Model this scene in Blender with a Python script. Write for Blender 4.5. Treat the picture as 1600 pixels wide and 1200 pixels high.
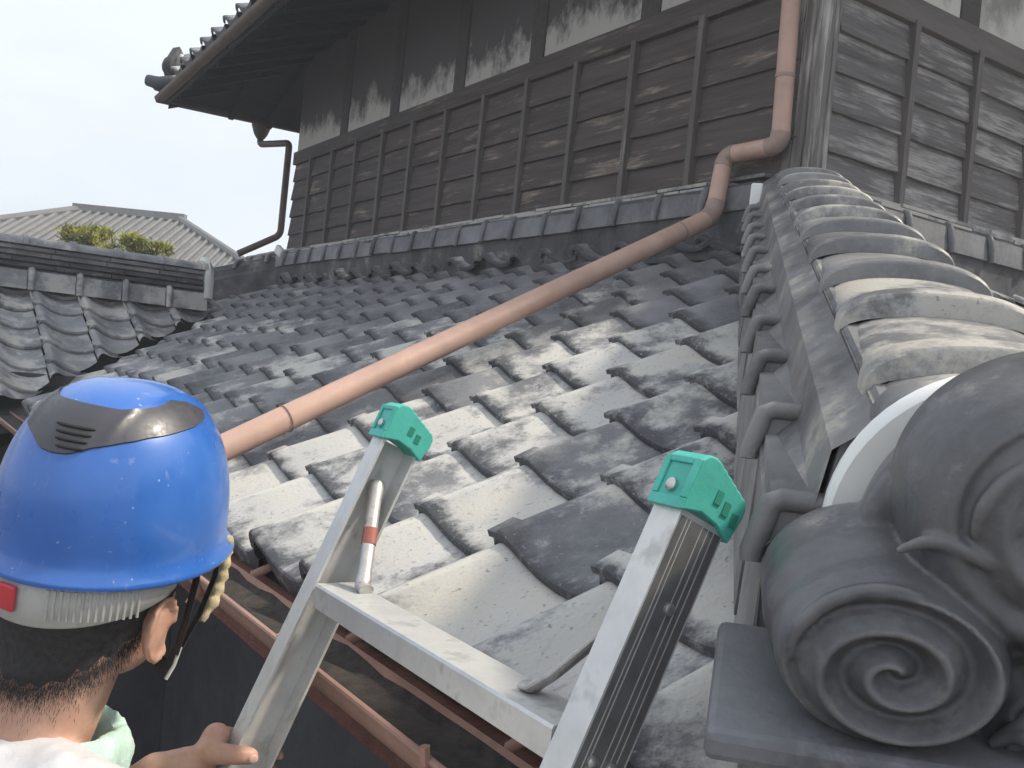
import bpy, bmesh, math, random
from mathutils import Vector, Matrix, noise as mnoise
random.seed(7)
SC = bpy.context.scene
for o in list(bpy.data.objects): bpy.data.objects.remove(o)
COL = SC.collection
R = math.radians

# ------------------------------------------------------------------ camera
CAMYAW, CAMPITCH, CAMROLL, CAMF = 33.3887, -0.2581, 5.6968, 1529.1
def cam_axes():
    y, p, r = R(CAMYAW), R(CAMPITCH), R(CAMROLL)
    f = Vector((math.sin(y)*math.cos(p), math.cos(y)*math.cos(p), math.sin(p)))
    rt = Vector((math.cos(y), -math.sin(y), 0)); up = rt.cross(f)
    return math.cos(r)*rt + math.sin(r)*up, -math.sin(r)*rt + math.cos(r)*up, f
cr, cu, cf = cam_axes()
cd = bpy.data.cameras.new('camera'); cam = bpy.data.objects.new('camera', cd); COL.objects.link(cam)
cd.sensor_width = 36; cd.lens = 36*CAMF/1600; cd.clip_start = 0.05; cd.clip_end = 3000
cam.matrix_world = Matrix(((cr.x, cu.x, -cf.x, 0), (cr.y, cu.y, -cf.y, 0), (cr.z, cu.z, -cf.z, 0), (0, 0, 0, 1)))
SC.camera = cam

# ------------------------------------------------------------------ sky, sun, exposure
SUN = Vector((.58, -.34, .74)).normalized()
elev = math.asin(SUN.z); azim = math.atan2(SUN.x, SUN.y)
W = bpy.data.worlds.new('World'); SC.world = W; W.use_nodes = True
wt = W.node_tree; wt.nodes.clear()
def wn(t, **k):
    n = wt.nodes.new(t)
    for a, b in k.items(): setattr(n, a, b)
    return n
sky = wn('ShaderNodeTexSky', sky_type='NISHITA', sun_disc=False, sun_elevation=elev, sun_rotation=azim,
         air_density=1.0, dust_density=3.0, ozone_density=1.0)
bg1 = wn('ShaderNodeBackground'); bg1.inputs[1].default_value = 0.12
bg2 = wn('ShaderNodeBackground'); bg2.inputs[0].default_value = (.86, .925, 1.0, 1); bg2.inputs[1].default_value = 1.02
tc = wn('ShaderNodeTexCoord'); mp = wn('ShaderNodeMapping'); mp.inputs['Scale'].default_value = (1, 1, 2.6)
cl = wn('ShaderNodeTexNoise'); cl.inputs['Scale'].default_value = 2.2; cl.inputs['Detail'].default_value = 7; cl.inputs['Roughness'].default_value = .55
rp = wn('ShaderNodeMapRange'); rp.inputs[1].default_value = .30; rp.inputs[2].default_value = .66; rp.inputs[3].default_value = .74; rp.inputs[4].default_value = .97
mx = wn('ShaderNodeMixShader'); wo = wn('ShaderNodeOutputWorld')
L = wt.links.new
L(sky.outputs[0], bg1.inputs[0]); L(tc.outputs['Generated'], mp.inputs[0]); L(mp.outputs[0], cl.inputs['Vector']); L(cl.outputs[0], rp.inputs[0])
L(rp.outputs[0], mx.inputs[0]); L(bg1.outputs[0], mx.inputs[1]); L(bg2.outputs[0], mx.inputs[2]); L(mx.outputs[0], wo.inputs[0])
sd = bpy.data.lights.new('sun', 'SUN'); sd.energy = 3.9; sd.angle = R(4.5); sd.color = (1, .90, .74)
so = bpy.data.objects.new('sun', sd); COL.objects.link(so)
so.rotation_euler = SUN.to_track_quat('Z', 'Y').to_euler(); so.location = (6, -4, 9)
CY = SC.cycles; CY.use_adaptive_sampling = True; CY.adaptive_threshold = .025; CY.max_bounces = 4; CY.diffuse_bounces = 3; CY.glossy_bounces = 2; CY.transmission_bounces = 2; CY.caustics_reflective = False; CY.caustics_refractive = False
VS = SC.view_settings; VS.view_transform = 'Standard'; VS.look = 'None'; VS.exposure = 0.27; VS.gamma = 1.0; VS.use_curve_mapping = False

# ------------------------------------------------------------------ materials
class NT:
    def __init__(s, name):
        s.m = bpy.data.materials.new(name); s.m.use_nodes = True; s.t = s.m.node_tree; s.t.nodes.clear()
        s.out = s.n('ShaderNodeOutputMaterial'); s.b = s.n('ShaderNodeBsdfPrincipled'); s.l(s.b.outputs[0], s.out.inputs[0])
    def n(s, t, **k):
        x = s.t.nodes.new(t)
        for a, b in k.items(): setattr(x, a, b)
        return x
    def l(s, a, b): s.t.links.new(a, b)
    def put(s, v, sock):
        if hasattr(v, 'links') or hasattr(v, 'is_linked'): s.l(v, sock)
        elif isinstance(v, (tuple, list)) and len(v) == 3 and sock.type == 'RGBA': sock.default_value = (*v, 1)
        else: sock.default_value = v
    def noise(s, vec, scale, detail=4, rough=.6):
        x = s.n('ShaderNodeTexNoise'); x.inputs['Scale'].default_value = scale; x.inputs['Detail'].default_value = detail
        x.inputs['Roughness'].default_value = rough; s.l(vec, x.inputs['Vector']); return x.outputs[0]
    def rng(s, v, a, b, c=0., d=1.):
        x = s.n('ShaderNodeMapRange'); s.put(v, x.inputs[0])
        for i, q in enumerate((a, b, c, d)): x.inputs[i+1].default_value = q
        return x.outputs[0]
    def math(s, op, a, b=0.):
        x = s.n('ShaderNodeMath', operation=op); s.put(a, x.inputs[0]); s.put(b, x.inputs[1]); return x.outputs[0]
    def mix(s, f, a, b):
        x = s.n('ShaderNodeMix', data_type='RGBA'); s.put(f, x.inputs[0]); s.put(a, x.inputs[6]); s.put(b, x.inputs[7]); return x.outputs[2]
    def obj(s, scale=(1, 1, 1), rnd=True):
        c = s.n('ShaderNodeTexCoord'); o = c.outputs['Object']
        if rnd:
            i = s.n('ShaderNodeObjectInfo'); a = s.n('ShaderNodeVectorMath', operation='ADD'); m = s.math('MULTIPLY', i.outputs['Random'], 53.0)
            s.l(o, a.inputs[0]); s.l(m, a.inputs[1]); o = a.outputs[0]
        if scale != (1, 1, 1):
            m = s.n('ShaderNodeMapping'); m.inputs['Scale'].default_value = scale; s.l(o, m.inputs[0]); o = m.outputs[0]
        return o
    def bump(s, h, strength, dist=.002):
        x = s.n('ShaderNodeBump'); x.inputs['Strength'].default_value = strength; x.inputs['Distance'].default_value = dist
        s.l(h, x.inputs['Height']); s.l(x.outputs[0], s.b.inputs['Normal'])
    def fin(s, col, rough=.7, metal=0., spec=.5):
        s.put(col, s.b.inputs['Base Color']); s.put(rough, s.b.inputs['Roughness']); s.put(metal, s.b.inputs['Metallic'])
        s.b.inputs['Specular IOR Level'].default_value = spec; return s.m

def tile_mat(name, dark, mid, white, warm, bias=0., nose=True, rough=.72):
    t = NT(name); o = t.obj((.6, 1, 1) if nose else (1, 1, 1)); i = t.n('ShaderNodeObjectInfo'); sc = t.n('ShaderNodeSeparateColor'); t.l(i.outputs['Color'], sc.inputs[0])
    n1 = t.noise(o, 6, 2); n2 = t.noise(o, 21, 6, .76); n3 = t.noise(o, 170, 1, .6); n4 = t.noise(o, 48, 3, .7)
    base = t.mix(t.rng(n1, .35, .65), dark, mid)
    hv_ = t.n('ShaderNodeHueSaturation'); t.l(t.rng(i.outputs['Random'], 0, 1, .82, 1.2), hv_.inputs['Value']); t.l(base, hv_.inputs['Color']); base = hv_.outputs[0]
    base = t.mix(t.rng(n4, .45, .7, 0, .55), base, mid)
    k = t.math('ADD', t.math('ADD', t.math('MULTIPLY', n2, .55), t.math('MULTIPLY', n1, .60)), -.075)
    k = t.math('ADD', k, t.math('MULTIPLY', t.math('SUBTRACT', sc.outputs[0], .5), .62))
    k = t.math('ADD', k, bias)
    msk = t.rng(k, .465, .575)
    if nose:
        c = t.n('ShaderNodeTexCoord'); sx = t.n('ShaderNodeSeparateXYZ'); t.l(c.outputs['Object'], sx.inputs[0])
        f = t.math('ADD', sx.outputs[0], t.math('MULTIPLY', t.math('SUBTRACT', n2, .5), .13))
        nm = t.rng(f, .004, .042); msk = t.math('MULTIPLY', msk, nm)
        base = t.mix(nm, t.mix(.5, dark, (.035, .036, .042)), base)
    wcol = t.mix(t.rng(n1, .4, .7), white, warm)
    col = t.mix(t.math('MULTIPLY', msk, .92), base, wcol)
    col = t.mix(t.math('MULTIPLY', t.math('MULTIPLY', t.rng(n3, .62, .70), t.rng(n4, .47, .60)), .75), col, t.mix(.5, dark, mid))
    if nose: col = t.mix(t.math('MULTIPLY', t.math('MULTIPLY', t.rng(n3, .36, .30), t.rng(n4, .50, .40)), .55), col, (.40, .40, .37))
    t.bump(t.math('ADD', n4, t.math('MULTIPLY', n3, .6)), .55 if nose else .22, .003)
    return t.fin(col, t.rng(n2, .3, .7, rough-.12, rough+.12), 0, .45)

M = {}
M['tile'] = tile_mat('weathered_roof_tile', (.105, .108, .120), (.255, .255, .265), (.53, .525, .515), (.58, .555, .50))
M['ridge_tile'] = tile_mat('smoked_ridge_tile', (.105, .105, .110), (.225, .222, .220), (.40, .39, .375), (.44, .41, .35), -.10, False, .52)
M['strip_tile'] = tile_mat('dark_ridge_strip', (.095, .097, .108), (.185, .187, .20), (.30, .30, .31), (.32, .31, .30), -.15, False, .55)
M['oni'] = tile_mat('smoked_ornament_tile', (.060, .060, .067), (.140, .140, .146), (.32, .32, .32), (.28, .27, .24), -.08, False, .40)
def add_wear(m, amount, colr):
    nt = m.node_tree; b = next(n for n in nt.nodes if n.type == 'BSDF_PRINCIPLED'); src = b.inputs['Base Color'].links[0].from_socket
    gm = nt.nodes.new('ShaderNodeNewGeometry'); mr = nt.nodes.new('ShaderNodeMapRange'); mr.inputs[1].default_value = .515; mr.inputs[2].default_value = .58; mr.inputs[4].default_value = amount
    nt.links.new(gm.outputs['Pointiness'], mr.inputs[0]); mx_ = nt.nodes.new('ShaderNodeMix'); mx_.data_type = 'RGBA'; mx_.inputs[7].default_value = (*colr, 1)
    nt.links.new(mr.outputs[0], mx_.inputs[0]); nt.links.new(src, mx_.inputs[6]); nt.links.new(mx_.outputs[2], b.inputs['Base Color'])
add_wear(M['oni'], .42, (.36, .355, .35))
M['annex_tile'] = tile_mat('silver_roof_tile', (.18, .183, .193), (.30, .303, .312), (.46, .46, .46), (.48, .455, .41), -.02, False, .7)
M['mud_tile'] = tile_mat('dirty_bedding_tile', (.04, .04, .045), (.10, .10, .108), (.20, .20, .20), (.24, .23, .21), -.10, False, .85)

def wood_mat(name, dark, mid, pale, amt, ax=(2.2, 30, 30)):
    t = NT(name); o = t.obj(ax); p = t.obj((1.3, 5, 5)); i = t.n('ShaderNodeObjectInfo')
    g = t.noise(o, 1.0, 5, .7); n = t.noise(p, 1.6, 4, .65); f = t.noise(o, 4.0, 2, .7)
    base = t.mix(t.rng(g, .3, .72), dark, mid)
    base = t.mix(t.rng(i.outputs['Random'], 0, 1, 0, .35), base, mid)
    msk = t.math('MULTIPLY', t.rng(t.math('ADD', t.math('MULTIPLY', n, .55), t.math('MULTIPLY', g, .45)), amt-.01, amt+.09), t.rng(f, .3, .6, .45, 1))
    col = t.mix(msk, base, pale)
    t.bump(t.math('ADD', g, t.math('MULTIPLY', f, .5)), .8, .006)
    return t.fin(col, .82, 0, .25)
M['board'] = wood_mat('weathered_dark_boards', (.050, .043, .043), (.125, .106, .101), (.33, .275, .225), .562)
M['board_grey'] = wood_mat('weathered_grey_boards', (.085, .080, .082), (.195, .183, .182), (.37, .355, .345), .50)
M['batten'] = wood_mat('weathered_battens', (.085, .076, .074), (.17, .155, .148), (.34, .32, .31), .58)
M['post'] = wood_mat('cracked_corner_post', (.07, .065, .064), (.24, .225, .215), (.48, .46, .44), .48, (1.2, 40, 40))
M['timber'] = wood_mat('dark_timber', (.055, .051, .053), (.105, .095, .094), (.16, .14, .13), .70)
M['soffit'] = wood_mat('dark_soffit_boards', (.018, .016, .017), (.038, .033, .033), (.08, .07, .06), .72)  # near-black wood tone for soffits and upper rafters
M['fascia'] = wood_mat('red_brown_fascia', (.12, .055, .042), (.20, .095, .075), (.30, .2, .17), .62)

def plaster_mat(name, a, b, th):
    t = NT(name); o = t.obj((1, 1, .6)); n = t.noise(o, 4.0, 6, .72); c = t.n('ShaderNodeTexCoord')
    sx = t.n('ShaderNodeSeparateXYZ'); t.l(c.outputs['Object'], sx.inputs[0])
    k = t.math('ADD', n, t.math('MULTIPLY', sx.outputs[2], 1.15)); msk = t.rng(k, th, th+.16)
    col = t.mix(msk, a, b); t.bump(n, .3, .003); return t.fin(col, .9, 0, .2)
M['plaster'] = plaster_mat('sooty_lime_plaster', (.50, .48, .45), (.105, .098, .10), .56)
M['plaster_pale'] = plaster_mat('stained_lime_plaster', (.62, .60, .56), (.30, .29, .28), .62)
def plain(name, col, rough=.5, metal=0., var=.12, scale=14, spec=.5, coat=0., bump=.08, dirt=None, damt=.62):
    t = NT(name); o = t.obj(); n = t.noise(o, scale, 3, .65); f = t.noise(o, scale*9, 1, .6)
    d = tuple(max(0, c*(1-var*1.6)) for c in col); l_ = tuple(min(1, c*(1+var)) for c in col)
    c = t.mix(t.rng(n, .3, .7), d, l_)
    if dirt: c = t.mix(t.math('MULTIPLY', t.rng(n, damt, damt+.14), .8), c, dirt)
    if bump > .09: t.bump(f, bump, .0015)
    t.b.inputs['Coat Weight'].default_value = coat; t.b.inputs['Coat Roughness'].default_value = .12
    return t.fin(c, t.rng(f, .3, .7, max(.03, rough-.08), rough+.08), metal, spec)
M['pipe'] = plain('faded_brown_pvc_pipe', (.53, .345, .28), .55, 0, .10, 7, dirt=(.36, .24, .2))
M['elbow'] = plain('grey_brown_pvc_elbow', (.34, .245, .21), .5, dirt=(.2, .16, .14))
M['gutter'] = plain('brown_pvc_gutter', (.40, .235, .185), .45, 0, .12, 8, dirt=(.12, .08, .07))
M['copper'] = plain('tarnished_copper_gutter', (.115, .085, .066), .55, .2, .2, 6)
M['alu'] = plain('brushed_aluminium', (.68, .675, .655), .42, .40, .07, 26, bump=.05, dirt=(.44, .43, .41), damt=.56)
M['alu_dark'] = plain('dulled_aluminium', (.42, .42, .42), .45, .75, .08, 30)
M['green'] = plain('green_rubber_foot', (.075, .47, .385), .55, 0, .10, 22, bump=.15, dirt=(.10, .36, .27))
M['steel'] = plain('zinc_steel', (.55, .55, .54), .35, .9, .06, 60)
M['zinc'] = plain('stained_zinc_tube', (.50, .49, .47), .42, .5, .15, 40, dirt=(.30, .21, .15), damt=.55)
M['tape'] = plain('red_brown_tape', (.33, .10, .07), .6)
M['white_lime'] = plain('fresh_white_plaster', (.80, .80, .78), .85, 0, .04, 12)
M['blue'] = plain('glossy_blue_shell', (.028, .150, .575), .30, 0, .06, 9, .6, .45, .03, dirt=(.16, .27, .60), damt=.60)
def helmet_mat():
    t = NT('glossy_blue_shell'); o = t.obj((1, 1, 1), False); n = t.noise(o, 11, 4, .6); f = t.noise(o, 150, 1, .5); g_ = t.noise(t.obj((1, 3, .5), False), 60, 2, .6)
    c = t.mix(t.rng(n, .3, .7), (.024, .115, .43), (.040, .155, .51))
    c = t.mix(t.math('MULTIPLY', t.rng(f, .745, .79), .6), c, (.42, .50, .68)); c = t.mix(t.math('MULTIPLY', t.rng(g_, .68, .76), .25), c, (.35, .45, .68))
    t.b.inputs['Coat Weight'].default_value = .4; t.b.inputs['Coat Roughness'].default_value = .10
    return t.fin(c, t.rng(n, .3, .7, .22, .42), 0, .55)
M['blue'] = helmet_mat()
M['blue_light'] = plain('sky_blue_insert', (.10, .34, .72), .2, 0, .04, 5, .6, .5, .01)
M['black_plastic'] = plain('black_vent_plastic', (.055, .054, .066), .42, 0, .1, 20, .5, .08, .01)
M['band'] = plain('grey_headband_plastic', (.42, .42, .40), .5, 0, .1, 30, dirt=(.2, .2, .2))
M['red'] = plain('red_plastic', (.55, .045, .06), .4)
M['strap'] = plain('black_webbing', (.025, .025, .028), .8)
M['pad'] = plain('yellowed_terry_pad', (.56, .47, .29), .95, 0, .2, 60, bump=.5)
M['hair'] = plain('black_hair', (.022, .021, .023), .62, 0, .5, 160, bump=.7)
M['shirt'] = plain('white_cotton', (.62, .615, .63), .9, 0, .05, 20, bump=.25)
M['towel'] = plain('mint_towel', (.52, .72, .64), .95, 0, .12, 40, bump=.6)
M['trousers'] = plain('grey_work_trousers', (.12, .125, .14), .9)
M['shoe'] = plain('dark_work_shoes', (.04, .04, .045), .7)
def skin_mat():
    t = NT('tanned_skin'); o = t.obj((1, 1, 1), False); n = t.noise(o, 22, 5); f = t.noise(o, 300, 3)
    f2 = t.noise(o, 90, 4, .7); c = t.mix(t.rng(n, .3, .7), (.46, .255, .18), (.60, .375, .285)); c = t.mix(t.rng(f2, .52, .68, 0, .35), c, (.42, .17, .12)); t.bump(t.math('ADD', f2, t.math('MULTIPLY', f, .5)), .45, .0014)
    return t.fin(c, .5, 0, .4)
M['skin'] = skin_mat()
M['deck'] = plain('roof_underlay_boards', (.03, .026, .025), .95)
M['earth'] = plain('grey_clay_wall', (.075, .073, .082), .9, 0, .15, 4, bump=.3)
M['nail'] = plain('finger_nail', (.66, .42, .34), .35)
M['eye'] = plain('eye', (.75, .74, .72), .2)
M['dirt'] = plain('leaf_dirt_and_shade', (.035, .028, .024), .95, 0, .4, 40, bump=.8)  # leaf dirt, kept near black to carry the trough's shade as well
M['web'] = plain('dark_reflection_web', (.20, .20, .205), .5, .5, .12, 30)  # grey that paints in the web's reflection of dark surroundings
M['ground'] = plain('packed_gravel_yard', (.16, .15, .14), .95, 0, .3, 3, bump=.4)
M['far_tile'] = plain('far_silver_tile', (.16, .157, .157), .7, 0, .12, 3)
M['far_wall'] = plain('far_wall', (.30, .28, .25), .9)
M['bark'] = plain('bark', (.09, .065, .045), .95)
def leaf_mat(name, a, b):
    t = NT(name); i = t.n('ShaderNodeTexCoord'); n = t.noise(i.outputs['Object'], 3.5, 3)
    return t.fin(t.mix(t.rng(n, .35, .65), a, b), .6, 0, .3)
M['leaf'] = leaf_mat('yellow_green_needles', (.08, .10, .022), (.52, .50, .10))
M['metal_dark'] = plain('dark_valley_metal', (.028, .027, .03), .7, 0)

# ------------------------------------------------------------------ mesh helpers
WL = {}
def link(ob, parent=None, loc=(0, 0, 0), rot=None):
    loc = Vector(loc); COL.objects.link(ob); WL[ob] = loc
    if parent is not None: ob.parent = parent; ob.location = loc - WL[parent]
    else: ob.location = loc
    if rot is not None: ob.rotation_euler = rot
    return ob
def tag(o, label=None, cat=None, group=None, kind=None):
    if label: o['label'] = label
    if cat: o['category'] = cat
    if group: o['group'] = group
    if kind: o['kind'] = kind
    return o
def empty(name, loc, parent=None):
    o = bpy.data.objects.new(name, None); o.empty_display_size = .1; return link(o, parent, loc)
class MB:
    def __init__(s): s.v = []; s.f = []
    def add(s, vs, fs):
        k = len(s.v); s.v += [tuple(x) for x in vs]; s.f += [tuple(i+k for i in f) for f in fs]; return s
    def hexa(s, p):  # 8 points: bottom 4 ccw, top 4 ccw
        return s.add(p, [(3, 2, 1, 0), (4, 5, 6, 7), (0, 1, 5, 4), (1, 2, 6, 5), (2, 3, 7, 6), (3, 0, 4, 7)])
    def box(s, a, b):
        (x0, y0, z0), (x1, y1, z1) = a, b
        return s.hexa([(x0, y0, z0), (x1, y0, z0), (x1, y1, z0), (x0, y1, z0), (x0, y0, z1), (x1, y0, z1), (x1, y1, z1), (x0, y1, z1)])
    def grid(s, rows, closed=False):
        n = len(rows[0]); k = len(s.v)
        for r in rows: s.v += [tuple(p) for p in r]
        for i in range(len(rows)-1):
            for j in range(n if closed else n-1):
                a = k+i*n+j; b = k+i*n+(j+1) % n; s.f.append((a, b, b+n, a+n))
        return s
    def tube(s, pts, rad, n=8, caps=True, flat=(1, 1)):
        pts = [Vector(p) for p in pts]; m = len(pts)
        if not isinstance(rad, (list, tuple)): rad = [rad]*m
        rows = []; ref = None
        for i, p in enumerate(pts):
            t = (pts[min(i+1, m-1)]-pts[max(i-1, 0)]).normalized()
            if ref is None:
                ref = Vector((0, 0, 1)) if abs(t.z) < .9 else Vector((1, 0, 0))
            a = (ref - t*ref.dot(t)).normalized(); ref = a; b = t.cross(a)
            rows.append([p + (a*math.cos(2*math.pi*j/n)*flat[0] + b*math.sin(2*math.pi*j/n)*flat[1])*rad[i] for j in range(n)])
        k = len(s.v); s.grid(rows, True)
        if caps:
            s.f.append(tuple(range(k+n-1, k-1, -1))); s.f.append(tuple(k+(m-1)*n+j for j in range(n)))
        return s
    def ell(s, c, r, nu=20, nv=12, rot=None):
        rows = []
        for i in range(nv+1):
            t = math.pi*i/nv - math.pi/2; rows.append([])
            for j in range(nu):
                q = 2*math.pi*j/nu; p = Vector((r[0]*math.cos(t)*math.cos(q), r[1]*math.cos(t)*math.sin(q), r[2]*math.sin(t)))
                if rot is not None: p = rot @ p
                rows[-1].append(Vector(c)+p)
        return s.grid(rows, True)
    def mesh(s, name, mat, smooth=None):
        me = bpy.data.meshes.new(name); me.from_pydata([tuple(v) for v in s.v], [], s.f)
        bm = bmesh.new(); bm.from_mesh(me); bmesh.ops.remove_doubles(bm, verts=bm.verts, dist=1e-5)
        bmesh.ops.recalc_face_normals(bm, faces=bm.faces); bm.to_mesh(me); bm.free()
        me.materials.append(M[mat])
        if smooth is not None:
            me.polygons.foreach_set('use_smooth', [True]*len(me.polygons)); me.set_sharp_from_angle(angle=R(smooth))
        me.update(); return me
    def obj(s, name, mat, parent=None, loc=(0, 0, 0), smooth=None, rot=None, world=False, bevel=0):
        """world: vertices are world coordinates, shifted so that the origin is at loc"""
        if world:
            l = Vector(loc); s.v = [tuple(Vector(p)-l) for p in s.v]
        ob = bpy.data.objects.new(name, s.mesh(name, mat, smooth)); link(ob, parent, loc, rot); ob.color = (.5, .5, .5, 1)
        if bevel:
            b = ob.modifiers.new('bevel', 'BEVEL'); b.width = bevel; b.segments = 2; b.limit_method = 'ANGLE'
        return ob
def inst(name, me, parent, loc, rot=None, white=.5):
    o = bpy.data.objects.new(name, me); link(o, parent, loc, rot); o.color = (white, white, white, 1); return o
def arc(p0, p1, p2, r, n=5):
    """fillet of the corner p0-p1-p2"""
    a = (Vector(p0)-Vector(p1)).normalized(); b = (Vector(p2)-Vector(p1)).normalized(); P = Vector(p1); o = []
    for i in range(n+1):
        t = i/n; o.append(P + a*r*(1-t)**2 + b*r*t**2)
    return o

# ------------------------------------------------------------------ measured layout (metres, camera at the origin)
XW, YW = 2.684, 2.321                     # the two walls meet at (XW, YW)
S = .4563; TH = math.atan(S)              # slope of the lower roofs
X0, Z0, DX, Y0, TW = .8365, -.238, .2092, .7526, .265
ZB, ZT = .842, 1.606
GZ = -3.0
ZC = Z0 + S*(XW-X0)
def zl(x): return Z0 + S*(x-X0)           # left roof surface
def zr_(y): return ZC - S*(YW-y)          # right roof surface
VAL = 4.75                                # valley: y = x + VAL
def zw(y): return Z0 + S*(y-VAL-X0)       # annex roof surface
HS = .298; HC = XW-YW; Q2 = math.sqrt(.5)
U = Vector((Q2, -Q2, 0)); DN = Vector((-Q2, -Q2, 0))
def hp(d, w, h): return Vector((XW, YW, ZC)) + DN*d + U*w + Vector((0, 0, h - HS*d))
def hv(d, w, h): return DN*d + U*w + Vector((0, 0, h - HS*d))

# ------------------------------------------------------------------ ground
g = MB().add([(-400, -400, GZ), (400, -400, GZ), (400, 400, GZ), (-400, 400, GZ)], [(0, 1, 2, 3)]).obj('ground', 'ground'); tag(g, kind='structure')

# ------------------------------------------------------------------ roof tile meshes
PROF = [(-.005, -.024), (-.001, -.010), (.009, -.0015), (.020, 0), (.033, -.004), (.050, -.015), (.072, -.030), (.100, -.044), (.135, -.055), (.180, -.060), (.226, -.054), (.268, -.039)]
TILT = .085
def tile_mb(eave=False, L=.272):
    m = MB(); rows = []
    def row(x, dz): return [(x, -v, z+dz-x*TILT) for v, z in PROF]
    if eave:
        ap = []
        for v, z in PROF:
            t = max(0, min(1, (v-.05)/.215)); ap.append((.004, -v, z-.024-.050*math.sin(math.pi*t)**.7 if 0 < t < 1 else z-.026))
        rows += [[(x+.012, y, z+.004) for x, y, z in ap], ap]
    else:
        rows += [row(.022, -.021), row(.004, -.023)]
    rows += [row(0, -.013), row(.0015, -.0035), row(.006, 0), row(L, 0)]
    m.grid(rows)
    if not eave: m.box((.004, -.008, -.018), (.055, .020, -.007))
    return m
TILE = tile_mb().mesh('roof_tile', 'tile', 38); EAVE = tile_mb(True).mesh('eave_tile', 'tile', 38)
TILE_A = tile_mb(False, .30).mesh('annex_tile', 'annex_tile', 38)
TILE_R = tile_mb().mesh('roof_tile_right', 'tile', 38)
def cut_tile(me, loc, rot, pco, pno):
    """copy of a tile cut by a vertical world plane; keeps the side pno points away from"""
    bm = bmesh.new(); bm.from_mesh(me)
    mw = Matrix.Translation(loc) @ Matrix.LocRotScale(None, __import__('mathutils').Euler(rot), None)
    inv = mw.inverted(); c = inv @ Vector(pco); n = (inv.to_3x3() @ Vector(pno)).normalized()
    bmesh.ops.bisect_plane(bm, geom=bm.verts[:]+bm.edges[:]+bm.faces[:], plane_co=c, plane_no=n, clear_outer=True)
    if len(bm.faces) == 0: bm.free(); return None
    m2 = bpy.data.meshes.new(me.name+'_cut'); bm.to_mesh(m2); bm.free(); m2.materials.append(me.materials[0])
    m2.polygons.foreach_set('use_smooth', [True]*len(m2.polygons)); m2.set_sharp_from_angle(angle=R(38)); return m2

# ------------------------------------------------------------------ the old house
house = empty('old_house', (4.5, 5, GZ))
tag(house, 'old Japanese house with dark weathered board walls, grey tiled skirt roof and deep dark eaves', 'house')

# --- skirt roof, slope on the left
roofL = MB()
def deckpt(x, y, dz=-.125): return (x, y, zl(x)+dz)
HX = lambda y: y+HC
poly = [deckpt(.66, .66-HC), deckpt(XW, YW), deckpt(XW, 8.3), deckpt(.66, 8.3)]
low = [(x, y, z-.03) for x, y, z in poly]
roofL.hexa([low[0], low[3], low[2], low[1], poly[0], poly[3], poly[2], poly[1]])
skirt = roofL.obj('skirt_roof', 'deck', house, (1.6, 4.5, -.4), world=True)
skirt['label'] = 'lower skirt roof of weathered wavy grey tiles below the board wall'
vn = Vector((-Q2, Q2, 0)); vpt = Vector((0, VAL-.17, 0))
ntile = 0
for r in range(-1, 9):
    x = X0 + r*DX
    for c in range(-3, 30):
        y = Y0 + c*TW
        j = lambda a: random.uniform(-a, a)
        w = ((x+.1)-(y-.13)-HC)*Q2
        if w > -.045: continue
        if y > 8.25: continue
        loc = (x+j(.004), y+j(.002), zl(x)+j(.002)); rot = (j(.007), -TH+j(.006), j(.007))
        dval = (y-x-VAL)
        if dval > TW+.10 and x < 1.86: continue
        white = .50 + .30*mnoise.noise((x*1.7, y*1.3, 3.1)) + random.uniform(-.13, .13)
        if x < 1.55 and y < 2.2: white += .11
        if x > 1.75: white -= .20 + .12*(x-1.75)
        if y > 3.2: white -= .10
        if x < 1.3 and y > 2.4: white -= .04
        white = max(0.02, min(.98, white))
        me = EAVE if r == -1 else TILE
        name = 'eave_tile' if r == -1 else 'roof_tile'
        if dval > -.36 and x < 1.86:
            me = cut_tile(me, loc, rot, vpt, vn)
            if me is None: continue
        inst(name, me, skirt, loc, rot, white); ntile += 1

for c in range(5, 30):
    y = Y0 + c*TW + .10
    if y > 8.2 or y < YW+.05: continue
    j = lambda a: random.uniform(-a, a)
    inst('roof_tile', cut_tile(TILE, (2.555, y, 0), (0, 0, 0), (2.66, 0, 0), (1, 0, 0)), skirt, (2.555+j(.03), y+j(.04), zl(2.555)+.070+j(.010)), (j(.03), -TH+.06+j(.04), j(.03)), random.uniform(.05, .5))

# --- skirt roof, slope on the right of the hip
pr = [(.9, .9-HC, zr_(.9-HC)-.125), (XW, YW, ZC-.125), (6.6, YW, ZC-.125), (6.6, .9-HC, zr_(.9-HC)-.125)]
lo2 = [(a, b, z-.03) for a, b, z in pr]
skirtR = MB().hexa([lo2[0], lo2[3], lo2[2], lo2[1], pr[0], pr[3], pr[2], pr[1]]).obj('skirt_roof', 'deck', house, (4, 1.5, -.2), world=True)
skirtR['label'] = 'tiled slope beyond the hip ridge under the right wall'
for r in range(0, 9):
    y = .62 + r*DX
    for c in range(0, 20):
        x = .95 + c*TW
        w = ((x+.1)-(y+.1)-HC)*Q2
        if w < .06 or x > 5.6: continue
        j = lambda a: random.uniform(-a, a)
        inst('roof_tile', TILE_R, skirtR, (x+j(.003), y+j(.005), zr_(y)+j(.003)), (j(.01), -TH+j(.01), math.pi/2+j(.01)), max(.02, min(.9, .42+random.uniform(-.25, .2))))

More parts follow.
